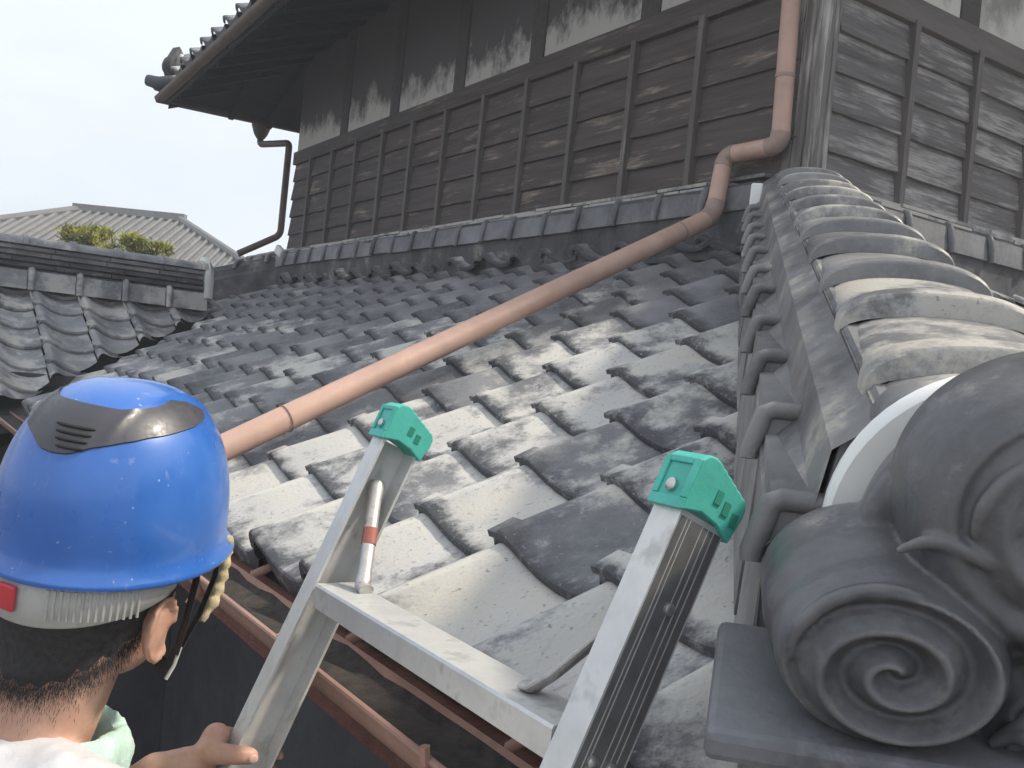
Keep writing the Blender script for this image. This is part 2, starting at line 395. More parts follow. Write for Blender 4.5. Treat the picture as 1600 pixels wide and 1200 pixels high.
# --- eave: fascia, soffit, lower wall
Z_E = zl(.66)
MB().box((.650, .45, Z_E-.235), (.672, 8.2, Z_E-.105)).obj('fascia', 'fascia', house, (.66, 3, Z_E-.2), world=True)
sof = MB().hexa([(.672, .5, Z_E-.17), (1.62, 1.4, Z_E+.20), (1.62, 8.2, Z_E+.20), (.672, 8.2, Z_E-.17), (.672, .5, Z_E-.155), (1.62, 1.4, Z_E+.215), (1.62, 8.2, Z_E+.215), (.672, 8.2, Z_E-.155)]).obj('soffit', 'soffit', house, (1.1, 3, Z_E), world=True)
RAF = MB().hexa([(0, -.025, -.07), (.92, -.025, .29), (.92, .025, .29), (0, .025, -.07), (0, -.025, 0), (.92, -.025, .36), (.92, .025, .36), (0, .025, 0)]).mesh('rafter', 'timber')
for i in range(17): inst('rafter', RAF, sof, (.69, 1.05+.42*i, Z_E-.165))
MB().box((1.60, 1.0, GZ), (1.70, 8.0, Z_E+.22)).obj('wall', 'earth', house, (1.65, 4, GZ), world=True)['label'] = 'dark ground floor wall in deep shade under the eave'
MB().box((1.71, .95, GZ), (6.5, 1.05, Z_E+.5)).obj('wall', 'timber', house, (4, 1, GZ), world=True)
# --- gutter with brackets
GX, GZT, GR = .574, -.407, .047
rows = []
for y in (.46, 8.1):
    rr = []
    for i in range(11): a = math.pi*i/10; rr.append((GX+GR*math.cos(a), y, GZT-GR*math.sin(a)))
    for i in range(11): a = math.pi*(10-i)/10; rr.append((GX+(GR-.003)*math.cos(a), y, GZT+.003-(GR-.003)*math.sin(a)))
    rows.append(rr)
gm = MB().grid(rows, True)
gm.tube([(GX-GR-.001, .46, GZT), (GX-GR-.001, 8.1, GZT)], .0045, 8)
gut = gm.obj('gutter', 'gutter', house, (GX, 3, GZT-.05), world=True, smooth=40)
gut['label'] = 'brown half-round gutter along the skirt roof eave'
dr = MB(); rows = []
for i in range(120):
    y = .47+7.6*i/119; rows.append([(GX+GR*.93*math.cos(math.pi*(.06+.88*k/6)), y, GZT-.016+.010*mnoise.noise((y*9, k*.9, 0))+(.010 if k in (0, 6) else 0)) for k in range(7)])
dr.grid(rows).obj('gutter_dirt_shade', 'dirt', gut, (GX, 3, GZT-.02), world=True, smooth=60)['kind'] = 'stuff'  # dirt layer whose dark colour also paints the shade under the tile edge
bk = MB(); pts = [(-GR*1.1*math.cos(math.pi*i/10), 0, -GR*1.1*math.sin(math.pi*i/10)) for i in range(11)]
bk.tube(pts + [(GR+.05, 0, .02), (GR+.09, 0, -.02)], .006, 6, True, (1.6, .6)); bk.tube([(-GR*1.12, 0, -.004), (-GR*1.18, 0, .016)], .006, 6); bk.tube([(-GR*1.05, -.01, -.02), (-GR*1.4, -.012, -.045)], .007, 6)
BK = bk.mesh('gutter_bracket', 'gutter', 40)
for yb in (.45, .883, 1.315, 1.75, 2.18, 2.62, 3.05, 3.5, 3.95): inst('gutter_bracket', BK, gut, (GX, yb, GZT))

# ------------------------------------------------------------------ hip ridge
hipo = hp(1.4, -.018, -.1)
WC = -.018                                           # axis of the ridge
core = MB()
prof = [(-.185, -.14), (-.185, .085), (-.150, .118), (-.140, .17), (-.112, .19), (-.10, .205), (0, .21)]
prof = prof + [(-a, b) for a, b in prof[-2::-1]]
core.grid([[hp(d, WC+a, b) for a, b in prof] for d in (-.02, 2.705)])
hip = core.obj('hip_ridge', 'ridge_tile', house, hipo, world=True)
hip['label'] = 'hip ridge of broad rounded cap tiles running down from the wall corner'
# saddle tiles stepping down both flanks
def step_mesh(sg):
    m = MB(); wi, wo, wf = .137, .182, .194; P = lambda d, w, h: hv(d, sg*w, h)
    b, f = -.262, 0.0
    top = [P(b, wi, .100), P(f, wi, .122), P(f, wo, .118), P(b, wo, .096)]
    ft = [P(f, wf, -.10), P(b, wf, -.12)]
    m.add(top+ft, [(0, 1, 2, 3), (3, 2, 4, 5)])
    m.add([P(f, wi, .122), P(f, wo, .118), P(f, wf, -.10), P(f, wi, -.10)], [(0, 1, 2, 3)])
    path = [P(-.004, wi-.008, .120), P(-.004, wo-.008, .120), P(-.003, wo+.001, .116), P(-.002, wo+.004, .107), P(-.001, wf+.001, .076), P(0, wf+.001, .068)]
    m.tube(path, [.0098, .0102, .0108, .0106, .0102, .0090], 12)
    return m.mesh('saddle_tile', 'ridge_tile', 66)
for sg in (-1, 1):
    me = step_mesh(sg)
    for k in range(11):
        d = 2.70-.236*k
        if d < .28: break
        o = inst('saddle_tile', me, hip, hp(d, WC, random.uniform(-.003, .003)), (0, 0, random.uniform(-.012, .012)), random.uniform(.3, .55))
# flat strip pieces under the caps
for sg in (-1, 1):
    d = -.02; k = 0
    while d < 2.69:
        e = d+random.uniform(.30, .36); e = 2.700 if e > 2.55 else e; P = lambda dd, w, h: hp(dd, WC+sg*w, h); q = random.uniform(-.0006, .0006)
        m = MB(); a, b = d+.001, e-.001
        sec = [(.128, .100), (.146+q, .102), (.145+q, .112), (.133+q, .174), (.130+q, .1765), (.106, .190), (.106, .16)]
        r0 = [P(a, *s_) for s_ in sec]; r1 = [P(b, *s_) for s_ in sec]; m.grid([r0, r1]); m.add(r0, [tuple(range(7))]); m.add(r1, [tuple(range(7))])
        m.obj('flat_ridge_tile', 'strip_tile', hip, P((a+b)/2, .13, .15), world=True, bevel=.002).color = (random.uniform(.25, .6),)*3+(1,)
        d = e; k += 1
    m = MB(); sec = [(.100, .180), (.1075, .183), (.1065, .200), (.09, .203)]
    m.grid([[hp(dd, WC+sg*a, b) for a, b in sec] for dd in (-.02, 2.702)])
    m.obj('mortar_strip', 'mud_tile', hip, hp(1.3, WC+sg*.1, .2), world=True)
# rounded cap tiles
def cap_mesh():
    m = MB(); hw = .1055; n = 21
    def sec(d, rise, base, hw_):
        o = []
        for i in range(n):
            a = math.pi*i/(n-1); o.append(hv(d, -hw_*math.copysign(abs(math.cos(a))**.9, math.cos(a)), base + rise*math.sin(a)**.72))
        return o
    R_ = []
    dz = lambda d: -.012*(d/-.25)
    for d, add, ww in [(-.275, -.002, -.002), (-.044, 0, 0), (-.0435, .0065, .0025), (-.041, .0092, .004), (-.030, .0108, .005), (-.012, .0108, .005), (-.003, .0092, .0045), (-.0004, .0060, .0035), (.000, -.014, .002), (-.012, -.017, .001)]:
        R_.append(sec(d, .043+add*.95, .193+dz(d)+add*.25, hw+ww))
    m.grid(R_)
    e_ = [sec(d_, .044+a_*.9, .196+dz(d_)+a_*.25, hw+w_)[0] for d_, a_, w_ in [(-.04, .009, .004)]]
    lo_ = [hv(d_, s_*(hw+.004), .188) for d_ in (-.036, .002) for s_ in (-1, 1)]
    return m.mesh('cap_tile', 'ridge_tile', 32)
CAP = cap_mesh()
for k in range(11):
    d = 2.625-.237*k
    o = inst('cap_tile', CAP, hip, hp(d, WC, random.uniform(-.002, .002)), (0, 0, random.uniform(-.015, .015)), random.uniform(.42, .72))
o = inst('cap_tile', CAP, hip, hp(2.712, WC, -.010), None, .6)
wl = MB(); wl.box((-.018, -.02, -.03), (.018, .02, .05)); wl.obj('white_plaster_end', 'white_lime', hip, hp(.10, -.178, .125), rot=(0, .1, .6), bevel=.006)

# --- ornamental ridge-end tile
oni = MB()
ONI0 = hp(2.80, -.06, .15)
oroot = None
def puck(m, w0, h0, prof, relief=None, n=96, sq=1.0, tilt=.30):
    """stack of rings (radius, dist); relief(r, a) pushes the face outwards"""
    rows = []
    for rad, d in prof:
        row = []
        for i in range(n):
            a = 2*math.pi*i/n; ww = rad*math.cos(a); hh = rad*math.sin(a)*sq
            dd = d + (relief(rad, a) if relief else 0)
            row.append(hp(dd + tilt*hh*.35, w0+ww, h0+hh))
        rows.append(row)
    m.grid(rows, True); return m
def ridge_fn(pitch, turns_off, amp, rmax, hand=1):
    def f(r, a):
        if r > rmax: return 0
        ph = (r/pitch - hand*a/(2*math.pi) + turns_off) % 1.0
        s_ = math.exp(-((ph-.5)/.20)**2); g_ = -math.exp(-(min(ph, 1-ph)/.13)**2)*.55
        edge = min(1, (rmax-r)/.006); cen = min(1, r/.006)
        return amp*(s_+g_)*edge*(.35+.65*cen)
    return f
def face(R0, R1, d0, steps=44): return [(R0 + (R1-R0)*i/steps, d0) for i in range(steps+1)]
HOF = -.07                                           # h in this frame vs roof-hip frame at the lower end
# left scroll
def scroll(sg):
    m = MB(); w0 = WC + sg*.106
    pr_ = [(.001, 2.733), (.070, 2.733), (.0805, 2.735), (.0825, 2.742), (.0822, 2.790), (.0805, 2.803), (.0765, 2.814), (.0752, 2.820), (.0760, 2.838), (.0745, 2.850), (.0705, 2.858)]
    pr_ += [(.0680-.0675*i/60, 2.860+.004*math.sin(math.pi*i/60)) for i in range(61)]
    return puck(m, w0, .153+HOF, pr_, ridge_fn(.0315, .50, .0100, .0715, -sg), 120, .78)
om = scroll(-1); s2_ = scroll(1); om.add(s2_.v, s2_.f)
# centre body with a bulging upper lobe
puck(om, WC, .185+HOF, [(.001, 2.722), (.10, 2.722), (.117, 2.724), (.121, 2.732), (.130, 2.772), (.1285, 2.781), (.122, 2.786), (.06, 2.790), (.001, 2.790)], None, 96, 1.04)
puck(om, WC, .120+HOF, [(.001, 2.745), (.112, 2.745), (.116, 2.79), (.110, 2.818), (.100, 2.828)] + [(.098-.0975*i/40, 2.830) for i in range(41)], ridge_fn(.034, .2, .0085, .098, 1), 120, .95)
puck(om, WC+.006, .256+HOF, [(.001, 2.765), (.110, 2.780), (.1145, 2.786), (.115, 2.806), (.112, 2.830), (.105, 2.850), (.094, 2.862)] + [(.090-.0895*i/46, 2.866+.006*math.sin(math.pi*i/46)) for i in range(47)],
     ridge_fn(.042, .62, .0085, .088, -1), 120, .90)
# relief curls laid over the joint between the lobes
def curl(pts, rad, name='curl'):
    P = [Vector(hp(d, w, h+HOF)) for d, w, h in pts]; o = []; N = 7
    for i in range(len(P)-1):
        p0 = P[max(i-1, 0)]; p1 = P[i]; p2 = P[i+1]; p3 = P[min(i+2, len(P)-1)]
        for k in range(N):
            t = k/N; o.append(.5*((2*p1)+(-p0+p2)*t+(2*p0-5*p1+4*p2-p3)*t*t+(-p0+3*p1-3*p2+p3)*t**3))
    o.append(P[-1]); n_ = len(o)
    rr = [rad*(.25+.75*math.sin(math.pi*min(1, max(0, (i+1)/(n_+1)))**.8)) for i in range(n_)]
    c_ = MB().tube(o, rr, 10); om.add(c_.v, c_.f)
curl([(2.858, -.189, .150), (2.862, -.186, .172), (2.864, -.168, .194), (2.865, -.140, .206), (2.865, -.112, .205), (2.862, -.086, .192)], .0055)
curl([(2.850, -.128, .226), (2.858, -.112, .238), (2.863, -.096, .240), (2.867, -.076, .234), (2.868, -.050, .232), (2.868, -.03, .238)], .0060)
curl([(2.850, -.058, .205), (2.858, -.042, .190), (2.860, -.034, .165), (2.856, -.038, .135), (2.842, -.052, .112)], .0078)
curl([(2.868, -.085, .248), (2.874, -.083, .270), (2.877, -.068, .293), (2.877, -.045, .306), (2.875, -.01, .310)], .0062)
curl([(2.838, -.056, .102), (2.846, -.042, .116), (2.850, -.026, .108), (2.846, -.020, .090)], .0070)
curl([(2.876, -.062, .258), (2.879, -.054, .274), (2.880, -.036, .284), (2.880, -.016, .280)], .0046)
curl([(2.845, -.090, .215), (2.852, -.072, .214), (2.856, -.056, .206), (2.856, -.040, .208)], .0050)
orn = om.obj('ridge_end_ornament', 'oni', hip, ONI0, world=True)
orn['label'] = 'scrolled grey ornamental tile closing the lower end of the hip ridge'; orn.color = (.46, .46, .46, 1)
rm_ = orn.modifiers.new('fuse', 'REMESH'); rm_.mode = 'VOXEL'; rm_.voxel_size = .0021; rm_.use_smooth_shade = True
sm_ = orn.modifiers.new('wear', 'SMOOTH'); sm_.iterations = 5; sm_.factor = .5
# white lime behind the ornament
m = MB(); puck(m, WC-.004, .179+HOF, [(.05, 2.696), (.136, 2.698), (.1395, 2.701), (.1395, 2.716), (.136, 2.720), (.001, 2.7215)], None, 64, 1.02)
m.obj('lime_pointing', 'white_lime', hip, hp(2.73, WC, .1), world=True, smooth=40)
# base slab
m = MB(); sec = [(-.222, .105), (.186, .105)]; z1, z2 = .099+HOF, .078+HOF
m.hexa([hp(2.72, -.234, z2), hp(2.868, -.240, z2), hp(2.868, .204, z2), hp(2.72, .196, z2), hp(2.72, -.234, z1), hp(2.868, -.240, z1), hp(2.868, .204, z1), hp(2.72, .196, z1)])
sl = m.obj('base_slab', 'strip_tile', hip, hp(2.8, WC, .03), world=True, bevel=.006); sl.color = (.5, .5, .5, 1)
m = MB(); z3 = z2-.002; z4 = z2-.12
m.hexa([hp(2.66, -.205, z4), hp(2.846, -.205, z4), hp(2.846, .17, z4), hp(2.66, .17, z4), hp(2.66, -.205, z3), hp(2.846, -.205, z3), hp(2.846, .17, z3), hp(2.66, .17, z3)])
m.obj('base_block', 'strip_tile', hip, hp(2.8, WC, -.1), world=True, bevel=.006)

# ------------------------------------------------------------------ walls with lapped boards
def wall(side):
    left = side == 'L'
    zb, zt = (ZB, ZT) if left else (.802, 1.567)
    def T(a, out, z):      # a along the wall away from the corner, out = towards outside
        return (XW-out, a, z) if left else (a, YW-out, z)
    a0, a1 = (YW, 7.43) if left else (XW, 6.5)
    m = MB(); P = [T(a0, 0, zb-.3), T(a1, 0, zb-.3), T(a1, -.1, zb-.3), T(a0, -.1, zb-.3)]
    m.hexa(P+[(x, y, 2.45) for x, y, z in P])
    wo = m.obj('wall', 'timber', house, T((a0+a1)/2, 0, zb), world=True)
    wo['label'] = 'left upper wall of dark lapped boards with plaster panels above' if left else 'right upper wall of peeling grey lapped boards'
    b0, bs = (2.912, .4145) if left else (3.1437, .4125)
    nb = 11 if left else 9
    bat = [b0+i*bs for i in range(nb) if b0+i*bs < a1-.05]
    ztop = zt-.105; nr = 5; hgt = (ztop-zb+.04)/nr
    rz = math.pi/2 if left else 0
    cuts = [a0+.05] + bat[2::3] + [a1]
    for r in range(nr):
        z0 = zb-.035 + r*hgt
        cs = [a0+.05] + [b for i, b in enumerate(bat) if (i+r) % 3 == 2] + [a1]
        for c0, c1 in zip(cs[:-1], cs[1:]):
            Lh = (c1-c0)/2-.001; q = random.uniform(-.002, .003); e = random.uniform(-.003, .003); sgn = 1 if left else -1
            # local x along the wall, local y outwards
            mm = MB(); o1, o2 = .022+q, .006
            nseg = 6; bot = []; top = []
            for i in range(nseg+1):
                x = -Lh+2*Lh*i/nseg; ww = random.uniform(-.0025, .0025); bot.append((x, ww))
            rows = [[(x, sgn*0, -.0+ww) for x, ww in bot], [(x, sgn*o1, ww) for x, ww in bot], [(x, sgn*(o1+.001), ww+.004) for x, ww in bot], [(x, sgn*o2, hgt+.012) for x, ww in bot]]
            mm.grid(rows)
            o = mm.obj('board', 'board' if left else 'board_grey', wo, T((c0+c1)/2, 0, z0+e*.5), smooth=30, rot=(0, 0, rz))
    sgn = 1 if left else -1
    bl = ztop-zb+.06
    BM = MB().box((-bl/2, -.017, min(0, sgn*.040)), (bl/2, .017, max(0, sgn*.040)))
    # batten local x is vertical
    bme = MB().box((0, -.015, 0), (bl, .015, .040)).mesh('batten', 'batten')
    for b in bat:
        o = bpy.data.objects.new('batten', bme)
        # local x->up, z->outwards
        out = Vector((-1, 0, 0)) if left else Vector((0, -1, 0)); up = Vector((0, 0, 1)); y = out.cross(up)
        rot = Matrix((up, y, out)).transposed().to_euler()
        link(o, wo, T(b, .002, zb-.05), rot)
    def vbox(name, mt, p0, p1, out0, out1, z0, z1, bev=.004):
        A = [T(p0, out0, z0), T(p1, out0, z0), T(p1, out1, z0), T(p0, out1, z0)]
        return MB().hexa(A+[(x, y, z1) for x, y, z in A]).obj(name, mt, wo, T((p0+p1)/2, 0, z0), world=True, bevel=bev)
    # rail above the boards, lower edge of the plaster
    rm = MB(); rl = (a1-a0-.07)/2
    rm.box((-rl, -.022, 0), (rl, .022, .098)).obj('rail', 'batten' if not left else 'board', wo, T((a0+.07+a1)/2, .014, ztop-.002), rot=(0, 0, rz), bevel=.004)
    pos = [3.27, 4.13, 4.91, 5.73, 6.53] if left else [3.50, 4.30, 5.1, 5.9]
    edges = [a0+.07] + pos + [a1]
    for p in pos: vbox('post', 'timber', p-.062, p+.062, -.02, .014, zt-.008, 2.45)
    for p, q in zip(edges[:-1], edges[1:]):
        pa = p+(.064 if p in pos else 0); pb = q-(.064 if q in pos else 0)
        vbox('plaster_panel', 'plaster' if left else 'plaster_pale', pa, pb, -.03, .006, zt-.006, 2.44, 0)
    return wo
wallL = wall('L'); wallR = wall('R')
# corner post, split and weathered
cp = MB()
for k, (u0, u1, p) in enumerate([(-.088, -.030, .010), (-.028, .034, .016), (.036, .060, .004)]):
    pass
sec = [(.03, -.12), (-.022, -.12), (-.024, -.075), (-.017, -.070), (-.026, -.065), (-.028, -.02), (-.020, -.012), (-.026, .022)]
# section in (x offset from XW, y offset from YW): left face then right face
sec = [(.02, .125), (-.020, .125), (-.023, .085), (-.012, .080), (-.024, .074), (-.027, .030), (-.015, .026), (-.027, .020), (-.027, -.018), (-.020, -.026), (.012, -.027), (.016, -.014), (.021, -.026), (.046, -.024), (.050, .02)]
cp.grid([[(XW+a+random.uniform(-.002, .002), YW+b+random.uniform(-.002, .002), z) for a, b in sec] for z in [.70+i*.125 for i in range(15)]], True)
po = MB(); po.v, po.f = [(z-.7, x-XW, y-YW) for x, y, z in cp.v], cp.f
ob = po.obj('corner_post', 'post', house, (XW, YW, .70), smooth=35)
ob.rotation_euler = Matrix(((0, 1, 0), (0, 0, 1), (1, 0, 0))).to_euler()

# --- tile flashing at the foot of both walls
def flash(side):
    left = side == 'L'
    def T(a, out, z): return Vector((XW-out, a, z)) if left else Vector((a, YW-out, z))
    zb = ZB if left else .802
    a0, a1 = (YW+.16, 8.2) if left else (XW+.16, 6.2)
    base = MB(); P = [T(a0, .0, zb-.32), T(a1, .0, zb-.32), T(a1, .085, zb-.32), T(a0, .085, zb-.32)]
    base.hexa(P+[Vector((p.x, p.y, zb-.05)) for p in P])
    f = base.obj('wall_flashing', 'mud_tile', house, T((a0+a1)/2, .05, zb-.2), world=True)
    f['label'] = 'rows of flashing tiles along the foot of the ' + ('left' if left else 'right') + ' wall'
    a = a0
    while a < a1:
        for k, (h, out) in enumerate(((-.012, .052), (-.030, .066))):
            l_ = .29; b = a + (0 if k == 0 else .145); q = random.uniform(-.004, .004); z = zb+h+random.uniform(-.003, .003)
            A = [T(b+.003, -.01, z-.014), T(b+l_-.003, -.01, z-.014), T(b+l_-.003, out+q, z-.014), T(b+.003, out+q, z-.014)]
            B = [T(b+.003, -.01, z+.006), T(b+l_-.003, -.01, z+.006), T(b+l_-.003, out+q, z-.001), T(b+.003, out+q, z-.001)]
            o = MB().hexa(A+B).obj('flat_tile', 'ridge_tile', f, T(b+l_/2, .03, z), world=True); o.color = (random.uniform(.55, .95),)*3+(1,)
        a += .292
    # faced tiles with a raised roll at one edge
    sg = 1 if left else -1
    m = MB(); mk = lambda a_, out, z: (T(a_, out, z) - T(0, 0, 0))
    b0, b1 = -.128*1, .136
    m.add([mk(b0, .070, -.046), mk(b1, .070, -.046), mk(b1, .088, -.060), mk(b0, .088, -.060), mk(b1, .100, -.150), mk(b0, .100, -.150), mk(b0, .02, -.150), mk(b1, .02, -.150)],
          [(0, 1, 2, 3), (3, 2, 4, 5), (5, 4, 7, 6)])
    e = b1-.006 if left else b0+.006
    m.tube([mk(e, .072, -.048), mk(e, .088, -.056), mk(e, .096, -.075), mk(e, .104, -.115), mk(e, .108, -.156)], [.013, .015, .016, .016, .014], 8)
    # sagging top edge
    me = m.mesh('faced_tile', 'strip_tile', 45)
    a = a0+.13
    while a < a1:
        inst('faced_tile', me, f, T(a, random.uniform(-.004, .004), zb+random.uniform(-.004, .004)), (0, 0, random.uniform(-.01, .01)), random.uniform(.2, .6)); a += .265
flash('L'); flash('R')
MB().box((-.02, -.05, -.035), (.02, .05, .035)).obj('lime_patch', 'white_lime', house, (2.56, 7.28, .80), rot=(.5, 0, .2), bevel=.012)

# ------------------------------------------------------------------ upper roof: soffit, rafters, tiles, gutters
OV = .82; EX, EY, EZ = XW-OV, YW-OV, 1.985; US = .42; FY = 7.43+OV; RX = 7.4
up = MB()
def ez(y): return EZ + .042*(FY-y)
zt_ = EZ+.04
ring = [(EX, EY), (RX, EY), (RX, FY), (EX, FY)]; ring2 = [(EX+3, EY+3), (RX-2, EY+3), (RX-2, FY-3), (EX+3, FY-3)]
for dz in (0, .05):
    pass
A = [(x, y, ez(y)) for x, y in ring]; B = [(x, y, EZ+3*US) for x, y in ring2]
A2 = [(x, y, ez(y)+.05) for x, y in ring]; B2 = [(x, y, EZ+3*US+.05) for x, y in ring2]
up.add(A+B+A2+B2, [(0, 1, 5, 4), (1, 2, 6, 5), (2, 3, 7, 6), (3, 0, 4, 7), (8, 9, 13, 12), (9, 10, 14, 13), (10, 11, 15, 14), (11, 8, 12, 15), (12, 13, 14, 15), (4, 5, 6, 7), (0, 1, 9, 8), (1, 2, 10, 9), (2, 3, 11, 10), (3, 0, 8, 11)])
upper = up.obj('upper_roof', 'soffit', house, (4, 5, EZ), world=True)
upper['label'] = 'upper roof with deep dark eaves and a tiled edge'
rf = MB(); rf.hexa([(0, -.022, -.062), (1.1, -.022, -.062+1.1*US), (1.1, .022, -.062+1.1*US), (0, .022, -.062), (0, -.022, -.004), (1.1, -.022, -.004+1.1*US), (1.1, .022, -.004+1.1*US), (0, .022, -.004)])
RF = rf.mesh('upper_rafter', 'soffit')
for i in range(20): inst('rafter', RF, upper, (EX+.02, EY+.55+.33*i, ez(EY+.55+.33*i)))
for i in range(12): inst('rafter', RF, upper, (EX+.9+.33*i, EY+.02, ez(EY)), (0, 0, math.pi/2))
for i in range(8): inst('rafter', RF, upper, (EX+.5+.33*i, FY-.02, EZ), (0, 0, -math.pi/2))
MB().hexa([(EX-.012, EY, ez(EY)-.03), (EX+.012, EY, ez(EY)-.03), (EX+.012, FY, EZ-.03), (EX-.012, FY, EZ-.03), (EX-.012, EY, ez(EY)+.115), (EX+.012, EY, ez(EY)+.115), (EX+.012, FY, EZ+.115), (EX-.012, FY, EZ+.115)]).obj('eave_board', 'timber', upper, (EX, 5, EZ), world=True)
MB().box((EX, FY-.012, EZ-.03), (5.5, FY+.012, EZ+.06)).obj('eave_board', 'timber', upper, (3, FY, EZ), world=True)
uth = math.atan(US)
for i in range(26):
    y = EY+.3+TW*i
    for r in range(2):
        if y > FY-.1-r*.2: continue
        inst('eave_tile' if r == 0 else 'roof_tile', EAVE if r == 0 else TILE, upper, (EX-.100+.21*r, y, ez(y)+.140+.21*r*US+random.uniform(-.004, .004)), (0, -uth, random.uniform(-.01, .01)), random.uniform(.2, .6))
for i in range(9):
    x = EX+.12+TW*i
    inst('eave_tile', EAVE, upper, (x+.27, FY+.05, EZ+.125), (0, -uth, -math.pi/2), random.uniform(.2, .6))
def trough(p0, p1, r, name, mat, n=9):
    p0, p1 = Vector(p0), Vector(p1); t = (p1-p0).normalized(); b = t.cross(Vector((0, 0, 1)))
    rows = []
    for p in (p0, p1):
        rows.append([p + b*r*math.cos(math.pi*i/n) - Vector((0, 0, 1))*r*math.sin(math.pi*i/n) for i in range(n+1)] + [p + b*(r-.004)*math.cos(math.pi*(n-i)/n) - Vector((0, 0, 1))*((r-.004)*math.sin(math.pi*(n-i)/n)-.004) for i in range(n+1)])
    k = MB().grid(rows, True); k.add(rows[0], [tuple(range(len(rows[0])))]); k.add(rows[1], [tuple(range(len(rows[1])))])
    return k.obj(name, mat, upper, (p0+p1)/2, world=True, smooth=40)
trough((EX-.05, EY-.2, ez(EY)+.02), (EX-.05, FY+.10, EZ+.012), .045, 'gutter', 'copper')
trough((EX-.08, FY+.075, EZ+.012), (4.2, FY+.075, EZ+.05), .050, 'gutter', 'copper')
# corner finial of the upper hip
fm = MB(); cx, cy = EX+.12, FY-.20
hd = Vector((-Q2, Q2, 0)); sd_ = Vector((Q2, Q2, 0))
def hq(d, w, z): return Vector((EX+.20, FY-.17, EZ+.20)) + hd*d*1.2 + sd_*w + Vector((0, 0, z - .20*d))
rows = []
for d in (-.9, .16):
    rows.append([hq(d, -.10*math.cos(math.pi*i/10), .02+.17*math.sin(math.pi*i/10)**.7) for i in range(11)])
fm.grid(rows); fm.add(rows[1], [tuple(range(11))])
fm.obj('hip_cap', 'ridge_tile', upper, hq(-.3, 0, 0), world=True, smooth=50)
fm = MB()
fr = []
for d, sc_ in ((.16, .8), (.17, 1.0), (.22, 1.0), (.25, .75)):
    fr.append([hq(d, -.13*sc_*math.cos(2*math.pi*i/20)*(1+.16*math.cos(3*2*math.pi*i/20)), 0.09+.14*sc_*math.sin(2*math.pi*i/20)*(1+.20*math.cos(5*2*math.pi*i/20))) for i in range(20)])
fm.grid(fr, True); fm.add(fr[0], [tuple(range(20))]); fm.add(fr[-1], [tuple(range(20))])
fm.obj('ridge_end_tile', 'mud_tile', upper, hq(.2, 0, .1), world=True, smooth=50).color = (.1, .1, .1, 1)
MB().box((-.012, -.06, -.04), (.012, .06, .04)).obj('lime_pointing', 'white_lime', upper, hq(.13, -.03, .13), rot=(0, 0, -.78), bevel=.01)
fm = MB(); k0 = hq(.28, 0, -.02)
for a in (-.10, 0, .10):
    fm.tube([hq(.0, a, -.06), hq(.26, a*1.1, -.055), hq(.34, a*1.2, -.02)], [.05, .055, .045], 8)
fm.obj('corner_eave_tile', 'tile', upper, k0, world=True, smooth=50)
# far downspout at the end of the left wall
hx, hy = 2.66, FY+.075
fs = MB(); fs.tube([(hx, hy, EZ+.02), (hx, hy, EZ-.03), (hx, hy, EZ-.10), (hx, hy, EZ-.14)], [.075, .085, .06, .035], 12)
c1 = (hx, hy, EZ-.19); c2 = (2.735, 7.80, 1.745)
path = [(hx, hy, EZ-.12)] + arc((hx, hy, EZ-.1), c1, c2, .05) + arc(c1, c2, (2.735, 7.8, .9), .05) + arc(c2, (2.735, 7.80, .98), (2.5, 7.92, .86), .06) + [(2.45, 7.95, .80)]
fs.tube(path, .028, 10)
fs.obj('downspout', 'copper', house, (2.7, 7.9, .9), world=True, smooth=40)['label'] = 'thin dark downspout with a funnel at the far end of the left wall'

fh = MB(); fa, fb_ = Vector((2.70, 7.47, .655)), Vector((1.95, 8.22, .38)); ft = (fb_-fa).normalized(); fs_ = ft.cross(Vector((0, 0, 1))).normalized()
rows = [[p_ + fs_*a_ + Vector((0, 0, b_)) for a_, b_ in ((-.16, -.2), (-.14, .03), (-.10, .06), (-.09, .11), (-.05, .15), (0, .165), (.05, .15), (.09, .11), (.10, .06), (.14, .03), (.16, -.2))] for p_ in (fa, fb_)]
fh.grid(rows); fh.add(rows[1], [tuple(range(11))])
fho = fh.obj('hip_ridge', 'mud_tile', house, (fa+fb_)/2, world=True); fho['label'] = 'short dark hip ridge past the far end of the left wall'
for k in range(4):
    p_ = fa+(fb_-fa)*(k+.5)/4
    MB().tube([p_+fs_*.10*math.cos(math.pi*(1-i/8))+Vector((0, 0, .10+.072*math.sin(math.pi*i/8))) for i in range(9)], .018, 8).obj('cap_roll', 'ridge_tile', fho, p_, world=True, smooth=50)

# ------------------------------------------------------------------ downspout lying across the skirt roof
PR = .033
pts = [Vector((2.615, 2.452, 2.30)), Vector((2.615, 2.412, .915)), Vector((2.605, 2.680, .925)), Vector((2.585, 2.715, .715)), Vector((.72, 2.395, -.205))]
pts[4] = Vector((.60, 2.36, zl(.60)+.036))
pts[3] = Vector((2.55, 2.640, .672))
pts[2] = Vector((2.60, 2.660, .910))
ds = MB()
def piece(a, b, trim0, trim1): t = (b-a).normalized(); return a+t*trim0, b-t*trim1
spout = MB().tube(piece(pts[0], pts[1], 0, .044), PR, 16).obj('downspout', 'pipe', house, pts[1], world=True, smooth=40)
spout['label'] = 'faded pinkish brown plastic downspout dropping at the corner and crossing the tiles'
MB().tube(piece(pts[1], pts[2], .044, .044), PR, 16).obj('pipe', 'pipe', spout, (pts[1]+pts[2])/2, world=True, smooth=40)
MB().tube(piece(pts[2], pts[3], .044, .050), PR, 16).obj('pipe', 'pipe', spout, (pts[2]+pts[3])/2, world=True, smooth=40)
mid = pts[3]+(pts[4]-pts[3])*.5
